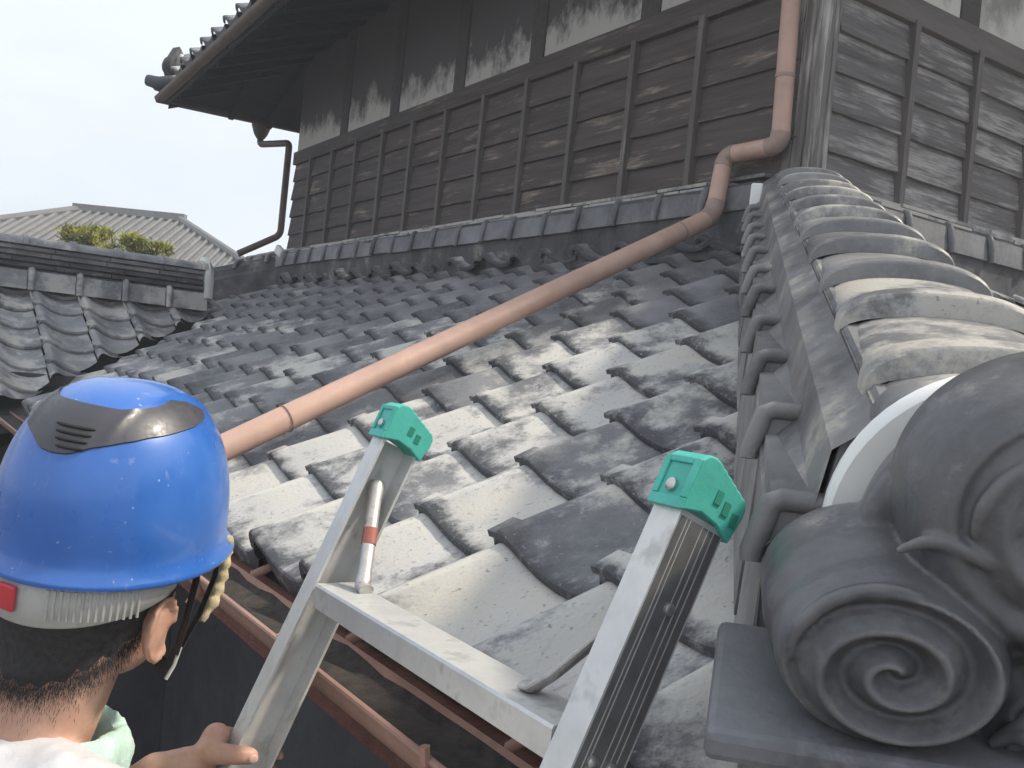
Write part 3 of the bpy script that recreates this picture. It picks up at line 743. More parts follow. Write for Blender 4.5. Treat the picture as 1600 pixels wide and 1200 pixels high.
MB().tube([piece(pts[3], pts[4], .050, 0)[0], mid, pts[4]], PR+.001, 20).obj('pipe', 'pipe', spout, mid, world=True, smooth=40)['label'] = 'long straight pipe lying down the roof tiles'
for a, b, c in ((0, 1, 2), (1, 2, 3)):
    MB().tube([Vector(x) for x in arc(pts[a], pts[b], pts[c], .047, 5)], PR+.0025, 16).obj('elbow', 'elbow', spout, pts[b], world=True, smooth=40)
MB().tube([Vector(x) for x in arc(pts[2], pts[3], pts[4], .055, 5)], PR+.0025, 16).obj('elbow', 'elbow', spout, pts[3], world=True, smooth=40)
def ring(p, t, r, w, name, mt): t = t.normalized(); MB().tube([p-t*w, p+t*w], r, 16).obj(name, mt, spout, p, world=True, smooth=40)
tt = pts[4]-pts[3]
ring(pts[3]+tt.normalized()*.19, tt, PR+.0025, .010, 'joint_band', 'pipe'); ring(pts[3]+tt.normalized()*.20, tt, PR+.0030, .003, 'joint_line', 'elbow')
ring(Vector((2.615, 2.42, 1.16)), Vector((0, .03, 1)), PR+.003, .006, 'clip', 'elbow')
pw = pts[3]+tt*.842; tn = tt.normalized()
wv = MB(); a_ = tn.cross(Vector((0, 0, 1))).normalized(); b_ = a_.cross(tn)
wv.tube([pw + (a_*math.cos(q*.4)+b_*math.sin(q*.4))*(PR+.003)+tn*.0006*q for q in range(0, 17)] + [pw-b_*.04+a_*(.03), pw-b_*.055+a_*.05, pw - b_*.06+a_*.10-tn*.0], .0016, 6)
wv.obj('tie_wire', 'elbow', spout, pw, world=True)

# ------------------------------------------------------------------ annex with its ridge at a right angle
annex = empty('annex', (-.5, 6.8, GZ))
tag(annex, 'low annex at left with silver grey wavy tiles and a dark layered ridge', 'annex')
RY = 6.86
P_ = [(-3.2, 5.2, zw(5.2)-.145), (5.2-VAL+.06, 5.2, zw(5.2)-.145), (RY-VAL, RY, zw(RY)-.145), (-3.2, RY, zw(RY)-.145)]
Q_ = [(-3.2, RY, zw(RY)-.145), (1.9, RY, zw(RY)-.145), (1.0, 8.5, zw(5.2)-.145), (-3.2, 8.5, zw(5.2)-.145)]
am = MB()
for PP in (P_, Q_): am.hexa([(x, y, z-.04) for x, y, z in PP]+PP)
aroof = am.obj('annex_roof', 'deck', annex, (-.5, 6.2, 0), world=True); aroof['label'] = 'annex roof slope of silver grey wavy tiles'
AD = .236
for r in range(0, 8):
    y = 5.05+.045 + r*AD
    for c in range(-1, 18):
        x = 1.93 - c*.277
        if x < -2.6: continue
        j = lambda a: random.uniform(-a, a)
        loc = (x+j(.002), y+j(.004), zw(y)+j(.003)); rot = (j(.008), -TH+j(.008), math.pi/2+j(.006))
        if x - (y-VAL) > .15: continue
        me = TILE_A
        if x+.27 - (y-VAL) > -.34:
            me = cut_tile(me, loc, rot, Vector((0, VAL+.09, 0)), Vector((Q2, -Q2, 0)))
            if me is None: continue
        inst('roof_tile', me, aroof, loc, rot, random.uniform(.35, .6))
# valley gutter
vm = MB(); vrow = []
for x in (.45, 2.05):
    c = Vector((x, x+VAL, zl(x)-.105)); s_ = Vector((Q2, -Q2, 0))
    vrow.append([c - s_*.22 + Vector((0, 0, .050)), c + Vector((0, 0, -.004)), c + s_*.22 + Vector((0, 0, .050))])
vm.grid(vrow).obj('valley_gutter', 'metal_dark', annex, (1.2, 6, 0), world=True)
# ridge: faced tiles, flat courses, caps
rdg = MB(); zr0 = zw(RY)
rdg.box((-3.1, RY-.09, zr0-.06), (1.88, RY+.09, zr0+.20))
ridge = rdg.obj('annex_ridge', 'mud_tile', annex, (0, RY, zr0), world=True); ridge['label'] = 'annex ridge of stacked dark flat tiles over a row of faced tiles'
m = MB(); m.add([(-.133, -.09, .045), (.133, -.09, .045), (.133, -.135, .028), (-.133, -.135, .028), (.133, -.150, -.085), (-.133, -.150, -.085)], [(0, 1, 2, 3), (3, 2, 4, 5)])
m.tube([(-.12, -.09, .05), (-.12, -.13, .038), (-.12, -.148, .02), (-.12, -.158, -.03), (-.12, -.162, -.088)], [.018, .021, .022, .022, .020], 8)
FT = m.mesh('faced_tile_annex', 'annex_tile', 45)
for i in range(17): inst('faced_tile', FT, ridge, (1.76-.277*i, RY, zr0+random.uniform(-.004, .004)), None, random.uniform(.4, .6))
for k in range(4):
    x = -3.1+random.uniform(0, .2)
    while x < 1.86:
        e = min(x+.33, 1.87); o_ = .135-.012*k+random.uniform(-.006, .006); z = zr0+.052+.036*k
        mt = 'mud_tile' if k < 2 else 'ridge_tile'
        o = MB().box((x+.003, RY-o_, z), (e-.003, RY+o_, z+.022)).obj('flat_ridge_tile', mt, ridge, ((x+e)/2, RY, z), world=True); o.color = (random.uniform(.3, .6),)*3+(1,); x = e
m = MB(); rows = []
for x, dr in ((0, 0), (.255, 0), (.258, .014), (.285, .014), (.288, 0)):
    rows.append([(x, -(.115+dr)*math.cos(math.pi*i/10), (.055+dr)*math.sin(math.pi*i/10)**.8) for i in range(11)])
m.grid(rows); AC = m.mesh('annex_cap', 'annex_tile', 50)
for i in range(17): inst('cap_tile', AC, ridge, (1.60-.277*i, RY, zr0+.192+.004*i*0), (0, 0, 0), random.uniform(.4, .75))
m = MB(); rows = []
for x in (1.87, 1.90, 1.93):
    k = 1 if x < 1.92 else .85
    rows.append([(x, RY-.15*k*math.cos(math.pi*i/10), zr0+.0+.29*k*math.sin(math.pi*i/10)**.6) for i in range(11)])
m.grid(rows); m.add(rows[-1], [tuple(range(11))]); m.add(rows[0], [tuple(range(11))])
m.obj('lime_end', 'white_lime', ridge, (1.9, RY, zr0), world=True, smooth=40)
# annex walls
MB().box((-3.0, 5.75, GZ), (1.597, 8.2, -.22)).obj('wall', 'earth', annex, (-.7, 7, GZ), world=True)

# ------------------------------------------------------------------ distant house
far = empty('distant_house', (5.2, 27, GZ))
tag(far, 'distant house with a pale grey hipped tile roof beyond the annex ridge', 'house')
dirx = Vector((.62, -.41, 0)).normalized()              # along its ridge, to the right in view
dirn = Vector((-dirx.y*-1, 0, 0))
dirn = Vector((dirx.y, -dirx.x, 0))                     # towards the camera
if dirn.dot(Vector((0, -1, 0))) < 0: dirn = -dirn
Ra, Rb = Vector((4.06, 26.09, 3.06)), Vector((6.10, 24.74, 2.98))
Rb.z = 3.06; rl = (Rb-Ra).length
ru, drop = 2.9, 1.35
def fp(a, b, z=0): return Ra + dirx*a + dirn*b + Vector((0, 0, z))
fr = MB()
E0, E1, E2, E3 = fp(-ru, ru, -drop), fp(rl+ru, ru, -drop), fp(rl+ru, -ru, -drop), fp(-ru, -ru, -drop)
fr.add([Ra, Rb, E0, E1, E2, E3], [(2, 3, 1, 0), (3, 4, 1), (4, 5, 0, 1), (5, 2, 0)])
froof = fr.obj('roof', 'far_tile', far, Ra, world=True)
ribp = 0.22
n = int((rl+2*ru)/ribp)
for i in range(n):
    a = -ru + ribp*(i+.5)
    top = 0. if 0 <= a <= rl else (-a if a < 0 else a-rl)
    if ru-top < .15: continue
    q = ru
    MB().tube([fp(a, top, -drop*top/ru+.02), fp(a, ru, -drop+.02)], .055, 6).obj('tile_rib', 'far_tile', froof, fp(a, ru, -drop), world=True, smooth=60)
for A_, B_ in ((Ra, Rb),):
    MB().box((-.15, -.11, 0), (rl+.15, .11, .17)).obj('ridge', 'far_tile', froof, Ra, rot=(0, 0, math.atan2(dirx.y, dirx.x)))
for A_, B_ in ((Ra, E0), (Rb, E1)):
    MB().tube([A_+Vector((0, 0, .05)), B_+Vector((0, 0, .05))], .10, 8).obj('hip', 'far_tile', froof, A_, world=True)
wv = [fp(-ru+.6, ru-.6), fp(rl+ru-.6, ru-.6), fp(rl+ru-.6, -ru+.6), fp(-ru+.6, -ru+.6)]
MB().hexa([(v.x, v.y, GZ) for v in wv]+[(v.x, v.y, 3.06-drop+.25) for v in wv]).obj('wall', 'far_wall', far, (5.2, 27, GZ), world=True)

# ------------------------------------------------------------------ shrub
def shrub(loc, name, label, w, h, n, dens_seed):
    random.seed(dens_seed)
    root = empty(name, (loc[0], loc[1], GZ)); tag(root, label, 'tree')
    top = Vector(loc); m = MB(); m.tube([(loc[0], loc[1], GZ), (loc[0]+.03, loc[1], GZ+(top.z-GZ)*.5), (loc[0], loc[1], top.z-.15)], [.07, .05, .02], 8)
    for k in range(9):
        a = random.uniform(0, 6.28); z = top.z-.25-.12*k
        m.tube([(loc[0], loc[1], z-.1), (loc[0]+w*.4*math.cos(a), loc[1]+w*.4*math.sin(a), z+.12)], [.02, .006], 6)
    m.obj('trunk', 'bark', root, (loc[0], loc[1], GZ), world=True, smooth=50)
    lv = MB()
    cl_ = []
    for k in range(46):
        a = random.uniform(0, 6.28); rr = w*.5*math.sqrt(random.random()); zz = -random.random()**1.3*h
        cl_.append(Vector((rr*math.cos(a), rr*math.sin(a), zz - (rr/(w*.5))**2*.10)))
    for i in range(n):
        c = random.choice(cl_); p = top + c + Vector((random.gauss(0, .05), random.gauss(0, .05), random.gauss(0, .03)))
        d = Vector((random.gauss(0, .5), random.gauss(0, .5), random.uniform(.2, 1))).normalized(); l_ = random.uniform(.035, .075)
        s_ = d.cross(Vector((random.gauss(0, 1), random.gauss(0, 1), random.gauss(0, 1)))).normalized()*.007
        lv.add([p-s_, p+s_, p+d*l_], [(0, 1, 2)])
    me = bpy.data.meshes.new('crown'); me.from_pydata([tuple(Vector(v)-top) for v in lv.v], [], lv.f); me.materials.append(M['leaf'])
    o = bpy.data.objects.new('crown', me); link(o, root, top); o['kind'] = 'stuff'
shrub((2.00, 10.55, 1.045), 'clipped_pine', 'clipped yellow green pine top showing above the annex ridge', 1.12, .42, 42000, 3)
random.seed(21)

# ------------------------------------------------------------------ ladder
ladder = empty('ladder', (-.75, .9, GZ))
tag(ladder, 'aluminium ladder with green rubber end caps leaning on the roof eave', 'ladder')
LT = R(22); LE = Vector((math.sin(LT), 0, math.cos(LT))); LM = Vector((-math.cos(LT), 0, math.sin(LT)))
LO = Vector((.500, 0, -.283))                       # front face of the rails at the first rung
def lp(s, m, y): return LO + LE*s + LM*m + Vector((0, y, 0))     # m: towards the climber, front face m=0
SLO = (GZ-LO.z)/LE.z
RD, FW, TK = .056, .034, .0035
def rail(yi, sg, splay):
    """channel open inwards; yi inner edge, sg direction to outside"""
    m = MB(); sec = [(0, 0), (0, FW), (-RD, FW), (-RD, 0), (-RD+TK, 0), (-RD+TK, FW-TK), (-TK, FW-TK), (-TK, 0)]
    s0, s1 = SLO, .205
    yy = lambda s: yi + sg*splay*s if s > -.4 else yi + sg*splay*-.4
    rows = [[lp(s, a, yy(s)+sg*b) for a, b in sec] for s in (s0, -.4, s1)]
    m.grid(rows, True); m.add(rows[0], [tuple(range(8))]); m.add(rows[-1], [tuple(range(8))])
    r = m.obj('rail', 'alu', ladder, lp(0, 0, yi), world=True)
    wb = MB(); lo_s = (-.0535, -.0455), (-.0435, -.0385), (-.0365, -.031), (-.029, -.0155), (-.0135, -.011), (-.009, -.002)
    for a0_, a1_ in lo_s:
        wb.hexa([lp(s_, a_, yy(s_)+sg*(FW+o_)) for o_ in (-.0005, .0006) for s_, a_ in ((-.4, a0_), (-.4, a1_), (.2, a1_), (.2, a0_))])
    wb.obj('rail_reflection_strips', 'web', ladder, lp(0, -.02, yi), world=True)  # added strips, darkened in place of reflections on the bare web
    # end cap
    c = MB(); w0, w1 = -.004, FW+.004; sb = .203
    prof_ = [(.004, sb), (.004, .249), (-.003, .256), (-.012, .257)]
    nS = 6
    for i in range(nS):
        t = (i+.0)/nS; t2 = (i+.5)/nS; x = -.014-.050*t; z = .2565-.020*t; prof_.append((x, z)); prof_.append((x-.005, z-.001)); 
    prof_ += [(-.066, .232), (-.0665, .222), (-.061, sb-.006), (-.040, sb+.003), (-.018, sb+.006)]
    yo = lambda s, w: yy(s)+sg*w
    ra = [lp(s, a, yo(s, w0)) for a, s in prof_]; rb = [lp(s, a, yo(s, w1)) for a, s in prof_]
    c.grid([ra, rb], True); c.add(ra, [tuple(range(len(ra)))]); c.add(rb, [tuple(range(len(rb)))])
    cap = c.obj('end_cap', 'green', ladder, lp(.2, 0, yo(.2, 0)), world=True, bevel=.0018); cap['label'] = 'green rubber foot capping the rail'
    for side, ww in ((1, w1), (-1, w0)):
        for k in range(3 if side == 1 else 2):
            a = -.026-.013*k; s = .234-.0055*k
            b_ = MB(); P8 = [lp(s, a, yo(s, ww+side*.0007)), lp(s, a-.008, yo(s, ww+side*.0007)), lp(s-.012, a-.008, yo(s, ww+side*.0007)), lp(s-.012, a, yo(s, ww+side*.0007))]
            P8b = [lp(.5, 0, 0)*0 + (p + Vector((0, -sg*side*.003, 0))) for p in P8]
            b_.hexa(P8+P8b).obj('slot', 'green_dark', cap, P8[0], world=True)
    # raised frame on the face of the cap
    f = MB()
    def fb(w_0, w_1, s_0, s_1): f.hexa([lp(s_0, .0035, yo(s_0, w_0)), lp(s_0, .0035, yo(s_0, w_1)), lp(s_1, .0035, yo(s_1, w_1)), lp(s_1, .0035, yo(s_1, w_0)), lp(s_0, .0065, yo(s_0, w_0)), lp(s_0, .0065, yo(s_0, w_1)), lp(s_1, .0065, yo(s_1, w_1)), lp(s_1, .0065, yo(s_1, w_0))])
    fb(w0, w0+.007, sb+.010, .249); fb(w1-.007, w1, sb+.010, .249); fb(w0+.0072, w1-.0072, .243, .249); fb(w0, w1, sb, sb+.0098)
    f.obj('cap_frame', 'green', cap, lp(.2, .004, yo(.2, 0)), world=True, bevel=.001)
    pc = lp(.222, .0035, yo(.2, FW/2)); MB().tube([pc, pc+LM*.004, pc+LM*.006], [.006, .006, .0035], 12).obj('screw', 'steel', cap, pc, world=True, smooth=50)
    for s, a in ((.125, -.030), (0-.012, -.018), (-.012, -.040)):
        p = lp(s, a, yo(s, FW)); dv = Vector((0, sg, 0))
        MB().tube([p-dv*.002, p+dv*.003, p+dv*.0045], [.0062, .0055, .003], 12).obj('rivet', 'steel', r, p, world=True, smooth=50)
    return r
M['green_dark'] = plain('green_rubber_recess', (.02, .24, .17), .7)
YL, YR = 1.166, .640
railL = rail(YL, 1, .0); railR = rail(YR, -1, .035)
def rung(s, i):
    z = lp(s, 0, 0); sp = max(-.4, s)
    y0, y1 = YR-.035*sp-.002 + .006, YL-.004
    x0 = z.x-.002; zz = z.z; dp = .056
    # level tread: channel with rounded nose
    sec = [(0, -.003), (.002, 0), (dp-.002, 0), (dp, -.003), (dp, -.028), (dp-.003, -.028), (dp-.004, -.005), (.004, -.005), (.003, -.030), (0, -.030)]
    rows = [[(x0+a, y, zz+b) for a, b in sec] for y in (y0, y1)]
    m = MB().grid(rows, True); m.add(rows[0], [tuple(range(len(sec)))]); m.add(rows[1], [tuple(range(len(sec)))])
    return m.obj('rung', 'alu', ladder, (x0, y0, zz), world=True)
for i in range(9): rung(-.315*i, i)
# diagonal braces between the first rung and the rails
def brace(sg):
    if sg > 0: a = Vector((.540, 1.112, -.281)); b = lp(.150, -.030, YL+FW-TK-.006)
    else: a = Vector((.530, .718, -.281)); b = lp(.150, -.030, YR-.035*.15-FW+TK+.006)
    d = (b-a); m = MB()
    m.tube([a+Vector((0, sg*-.012, .002)), a+Vector((0, 0, .004)), a+d*.06+Vector((0, 0, .003)), a+d*.16, a+d*.82, a+d*.93, b], [.0100, .0105, .0105, .0092, .0092, .0105, .0100], 14, True, (.5, 1.1) if sg < 0 else (.7, 1))
    o = m.obj('brace', 'zinc', ladder, a, world=True, smooth=45)
    MB().tube([a+Vector((0, -sg*.004, .0)), a+Vector((0, -sg*.004, .006)), a+Vector((0, -sg*.004, .008))], [.006, .006, .003], 10).obj('rivet', 'steel', o, a, world=True, smooth=50)
    if sg > 0: MB().tube([a+d*.40, a+d*.55], .0099, 14, True, (.72, 1)).obj('tape', 'tape', o, a+d*.45, world=True, smooth=45)
brace(1); brace(-1)
for yi, sg in ((YL, 1), (YR+.014, -1)):
    p = lp(SLO, -.028, yi+sg*.017); MB().box((-.035, -.02, 0), (.035, .02, .05)).obj('foot', 'green', ladder, (p.x, p.y, GZ), bevel=.004)

# ------------------------------------------------------------------ worker
HC_ = Vector((.2531, 1.1894, -.2127))                    # centre of the helmet rim plane
hh = R(48.7); pit = R(6.2); hro = R(6.5)
F0 = Vector((math.sin(hh), math.cos(hh), 0)); HL = Vector((-F0.y, F0.x, 0)); HF = F0*math.cos(pit)+Vector((0, 0, 1))*math.sin(pit); HU = HF.cross(HL)
if HU.z < 0: HU = -HU
HL, HU = HL*math.cos(hro)+HU*math.sin(hro), HU*math.cos(hro)-HL*math.sin(hro)
HR = Matrix((HF, HL, HU)).transposed()
def hd_(f, l, u): return HC_ + HF*f + HL*l + HU*u
def he_(f, l, u): return hd_(f*1.13-.016, l*1.13+.004, u*1.13-.022)
person = empty('person', (-.05, .95, -1.79))
tag(person, 'worker in a white shirt holding the ladder, seen from behind, head turned to the roof', 'person')
def capsule(m, a, b, r0, r1, n=14):
    a, b = Vector(a), Vector(b); t = (b-a).normalized(); st = []
    rr = []
    for i in range(4): q = math.pi/2*(i/4); st.append(a - t*r0*math.cos(q)); rr.append(max(.0008, r0*math.sin(q)))
    st += [a, b]; rr += [r0, r1]
    for i in range(1, 5): q = math.pi/2*(i/4); st.append(b + t*r1*math.sin(q)); rr.append(max(.0008, r1*math.cos(q)))
    return m.tube(st, rr, n)
NB = Vector((.178, 1.205, -.440))                      # base of the neck
BF = Vector((.97, .24, 0)).normalized(); BL = Vector((-BF.y, BF.x, 0))
SHL = NB + BL*.185 + Vector((0, 0, -.055)); SHR = NB - BL*.185 + Vector((0, 0, -.055))
PEL = Vector((-.04, 1.07, -.93))
hs = (-.515-LO.z)/LE.z                                # grip on the left rail
def lg(s, m_, y): return lp(hs+s, m_-RD/2, YL+FW/2+y)
WRL = lg(-.035, .088, .030); ELL = Vector((.17, 1.40, -.76))
hs2 = (-.80-LO.z)/LE.z
def rg(s, m_, y): return lp(hs2+s, m_-RD/2, YR+.014-FW/2+y)
WRR = rg(-.035, .088, -.030); ELR = Vector((.0, .86, -.80))
AKL, AKR = Vector((-.145, 1.08, -1.70)), Vector((-.145, .88, -1.70)); KNL, KNR = Vector((.10, 1.14, -1.33)), Vector((.06, .88, -1.32))
b = MB()
b.ell(he_(-.004, 0, -.008), (.104, .085, .124), 28, 18, HR); b.ell(he_(.038, 0, -.095), (.065, .061, .064), 22, 14, HR); b.ell(he_(.050, 0, -.06), (.050, .065, .066), 22, 14, HR)
b.ell(he_(-.035, 0, -.085), (.066, .070, .068), 22, 14, HR); b.ell(he_(.098, 0, -.068), (.016, .013, .026), 14, 10, HR); b.ell(he_(.092, 0, -.118), (.010, .024, .008), 14, 10, HR)
for sg in (-1, 1):
    b.ell(he_(-.004, sg*.080, -.066), (.023, .009, .037), 16, 12, HR); b.ell(he_(-.010, sg*.083, -.064), (.019, .0085, .033), 16, 12, HR)
for sg in (-1, 1):
    b.tube([he_(-.006+.021*math.cos(q_*.5), sg*(.089+.002*math.sin(q_*.5)), -.064+.034*math.sin(q_*.5)) for q_ in range(0, 12)], .0042, 8)
capsule(b, he_(-.022, 0, -.08), NB+Vector((.0, 0, -.02)), .066, .074)
capsule(b, NB+Vector((0, 0, -.05)), NB+BL*.16+Vector((0, 0, -.06)), .06, .055); capsule(b, NB+Vector((0, 0, -.05)), NB-BL*.16+Vector((0, 0, -.06)), .06, .055)
CH = NB + Vector((-.03, -.01, -.20)); b.ell(CH, (.105, .165, .20), 24, 16, Matrix((BF, BL, Vector((0, 0, 1)))).transposed())
b.ell((CH+PEL)/2, (.10, .145, .22), 24, 16); b.ell(PEL, (.11, .16, .13), 24, 16)
for A_, B_, C_, D_ in ((SHL, ELL, WRL, 1), (SHR, ELR, WRR, -1)):
    capsule(b, A_, B_, .050, .040); capsule(b, B_, C_, .042, .027)
for hp_, kn, ak in ((PEL+Vector((0, .09, -.04)), KNL, AKL), (PEL-Vector((0, .09, .04)), KNR, AKR)):
    capsule(b, hp_, kn, .085, .058); capsule(b, kn, ak, .058, .040); capsule(b, ak+Vector((0, 0, -.045)), ak+Vector((.15, 0, -.055)), .035, .03)
def hand(b, gfun, sg):
    capsule(b, gfun(-.035, .088, sg*.030), gfun(-.012, .060, sg*.016), .025, .024)
    capsule(b, gfun(-.034, .048, sg*.012), gfun(.030, .046, sg*.014), .017, .018)
    for i in range(4):
        s = .033-.0225*i; L_ = (.9, 1.0, .95, .8)[i]
        J = [gfun(s, .046, sg*.022), gfun(s+.002, .020, sg*.031), gfun(s+.003, -.022*L_, sg*.033), gfun(s+.002, -.041*L_, sg*.020), gfun(s+.001, -.043*L_, sg*-.002)]
        for k in range(4): capsule(b, J[k], J[k+1], .0093-.0006*k, .0090-.0006*k, 10)
    T_ = [gfun(.012, .056, sg*.004), gfun(.021, .045, sg*-.018), gfun(.026, .030, sg*-.027), gfun(.030, .012, sg*-.027)]
    for k in range(3): capsule(b, T_[k], T_[k+1], .0150-.0014*k, .0138-.0014*k, 12)
hand(b, lg, 1); hand(b, rg, -1)
bo = b.obj('body', 'skin', person, (-.05, .95, -1.79), world=True)
def remesh(o, v, it=6, f=.5):
    r_ = o.modifiers.new('remesh', 'REMESH'); r_.mode = 'VOXEL'; r_.voxel_size = v; r_.use_smooth_shade = True
    if it: s_ = o.modifiers.new('smooth', 'SMOOTH'); s_.iterations = it; s_.factor = f
remesh(bo, .0045, 4)
# thumb nail and eyes
MB().ell(lg(.0300, .0115, -.0378), (.0062, .0014, .0055), 12, 8, Matrix((-LM, Vector((0, 1, 0)), LE)).transposed()).obj('thumb_nail', 'nail', person, lg(.03, .008, -.04), world=True, smooth=60)
for sg in (-1, 1):
    MB().ell(he_(.090, sg*.032, -.050), (.010, .013, .008), 14, 10, HR).obj('eye', 'eye', person, he_(.09, sg*.032, -.05), world=True, smooth=60)
    MB().ell(he_(.0985, sg*.032, -.050), (.003, .0055, .0055), 12, 8, HR).obj('iris', 'strap', person, he_(.098, sg*.032, -.05), world=True, smooth=60)
    MB().tube([he_(.097, sg*.018, -.034), he_(.096, sg*.032, -.029), he_(.088, sg*.048, -.033)], [.003, .0035, .002], 8).obj('eyebrow', 'hair', person, he_(.095, sg*.03, -.03), world=True, smooth=60)
# hair: shell over the back and sides of the skull
def hair_shell():
    m = MB(); rows = []
    nu, nv = 60, 26
    for i in range(nv+1):
        row = []
        for j in range(nu+1):
            az = R(62) + (R(298)-R(62))*j/nu          # around the back, 180 = straight back
            back = .5-.5*math.cos(az)                  # 1 at the back
            lowz = -.052 - .060*max(0, back-.35)/.65 + .003*math.sin(az*23)
            z = .06 + (lowz-.06)*i/nv
            zz = max(-1, min(1, (z+.008)/.118)); c = math.sqrt(max(.72 if z < 0 else .02, 1-zz*zz*.80))
            fx = (.0965)*c*math.cos(az) - .004 - .012*max(0, -z)/.1*back; fy = .082*c*math.sin(az)
            n_ = .0016*mnoise.noise((az*14, z*120, 1.0)); k = 1+n_/.09
            th = 1.0 if i < nv else .955
            row.append(he_(fx*k*th, fy*k*th, z))
        rows.append(row)
    return m.grid(rows)
hair_shell().obj('hair', 'hair', person, he_(-.05, 0, -.05), world=True, smooth=60)
# short fringe of hair strands along the hairline
hs_ = MB()
for i in range(7000):
    az = R(random.uniform(66, 294)); back = .5-.5*math.cos(az); lowz = -.052-.060*max(0, back-.35)/.65
    z = lowz + random.choice((random.gauss(0, .006), -abs(random.gauss(0, .013)))); zz = (z+.008)/.118; c = math.sqrt(max(.72 if z < 0 else .02, 1-zz*zz*.80))
    p = he_(.096*c*math.cos(az)-.004-.012*max(0, -z)/.1*back, .0815*c*math.sin(az), z)
    n_ = (p-he_(0, 0, z)).normalized(); d_ = (n_*.35 - HU + HL*random.uniform(-.25, .25)).normalized(); l_ = random.uniform(.003, .008)
    s_ = d_.cross(n_).normalized()*.00030
    hs_.add([p-s_, p+s_, p+d_*l_], [(0, 1, 2)])
me = bpy.data.meshes.new('hair_ends'); me.from_pydata([tuple(Vector(v)-he_(0, 0, 0)) for v in hs_.v], [], hs_.f); me.materials.append(M['hair'])
link(bpy.data.objects.new('hair_ends', me), person, he_(0, 0, 0))
# clothing
s = MB(); BR = Matrix((BF, BL, Vector((0, 0, 1)))).transposed()
s.ell(CH, (.120, .182, .212), 26, 16, BR); s.ell((CH+PEL)/2, (.118, .162, .24), 26, 16, BR); s.ell(PEL+Vector((0, 0, .05)), (.122, .172, .13), 26, 16, BR)
for sg, A_, B_ in ((1, SHL, ELL), (-1, SHR, ELR)):
    capsule(s, NB+BL*sg*.03+Vector((-.012, 0, -.060)), A_, .068, .068); capsule(s, A_, A_+(B_-A_)*.72, .066, .062)
capsule(s, NB+Vector((-.016, 0, -.028)), NB+Vector((-.01, 0, -.10)), .080, .092)
so_ = s.obj('shirt', 'shirt', person, CH, world=True); remesh(so_, .007, 8)
tx = bpy.data.textures.new('folds', 'CLOUDS'); tx.noise_scale = .05
dm = so_.modifiers.new('folds', 'DISPLACE'); dm.texture = tx; dm.strength = .020; dm.mid_level = .5
t = MB()
for hp_, kn, ak in ((PEL+Vector((0, .09, -.04)), KNL, AKL), (PEL-Vector((0, .09, .04)), KNR, AKR)):
    capsule(t, hp_, kn, .100, .078); capsule(t, kn, ak, .078, .070)
t.ell(PEL+Vector((0, 0, -.03)), (.128, .178, .13), 24, 14, BR)
to = t.obj('trousers', 'trousers', person, PEL, world=True); remesh(to, .010, 8)
for ak in (AKL, AKR):
    sh = MB(); sh.ell(ak+Vector((.06, 0, -.052)), (.135, .048, .045), 20, 12); sh.ell(ak+Vector((0, 0, -.02)), (.055, .047, .07), 20, 12)
    remesh(sh.obj('shoe', 'shoe', person, ak, world=True), .006, 4)
# towel round the neck
tw = MB(); rows = []; n = 64
for i in range(n+1):
    a = R(-108) + R(216)*i/n                           # open at the nape
    c = NB + Vector((.016, 0, -.030)) + (BF*math.cos(a)*.092 + BL*math.sin(a)*.090) + Vector((0, 0, -.010*math.cos(a) + .004*math.sin(5*a)))
    e = (BF*math.cos(a)+BL*math.sin(a)); row = []
    for j in range(12):
        q = 2*math.pi*j/12; rr = .020*(1+.28*mnoise.noise((a*4, q*1.5, 2.)))
        row.append(c + e*math.cos(q)*rr*.8 + Vector((0, 0, 1))*math.sin(q)*rr*1.6)
    rows.append(row)
tw.grid(rows, True); two = tw.obj('towel', 'towel', person, NB, world=True, smooth=60)
ss = two.modifiers.new('sub', 'SUBSURF'); ss.levels = 1; ss.render_levels = 1
t2 = bpy.data.textures.new('terry', 'CLOUDS'); t2.noise_scale = .012
dm = two.modifiers.new('terry', 'DISPLACE'); dm.texture = t2; dm.strength = .006

# ------------------------------------------------------------------ safety helmet
hat = empty('safety_helmet', hd_(0, 0, 0))
tag(hat, 'glossy blue safety helmet with a black vent strip on the worker', 'helmet')
HA, HB, HH = .146, .119, .169
def hs3(az, el, off=0., k=1.0):
    """helmet surface: azimuth (0 = front), elevation 0..90"""
    ce = math.cos(el)**.72; se = math.sin(el)**.92
    a = (HA if math.cos(az) > 0 else HA*.97)
    p = Vector((a*ce*math.cos(az), HB*ce*math.sin(az), HH*se))
    nrm = Vector((p.x/a**2, p.y/HB**2, p.z/HH**2 + .001)).normalized()
    rib = math.exp(-((abs(p.y)-.047)/.0045)**2)*max(0, min(1, (el-.55)/.35))*.0022
    return p + nrm*(off+rib)
def hw(p): return hd_(p.x, p.y, p.z)
m = MB(); rows = []; nu, nv = 96, 30
for i in range(nv+1):
    el = math.pi/2*(i/nv); row = []
    for j in range(nu):
        az = 2*math.pi*j/nu; p = hs3(az, min(el, math.pi/2-.0005))
        # raised keel along the crown
        row.append(hw(p))
    rows.append(row)
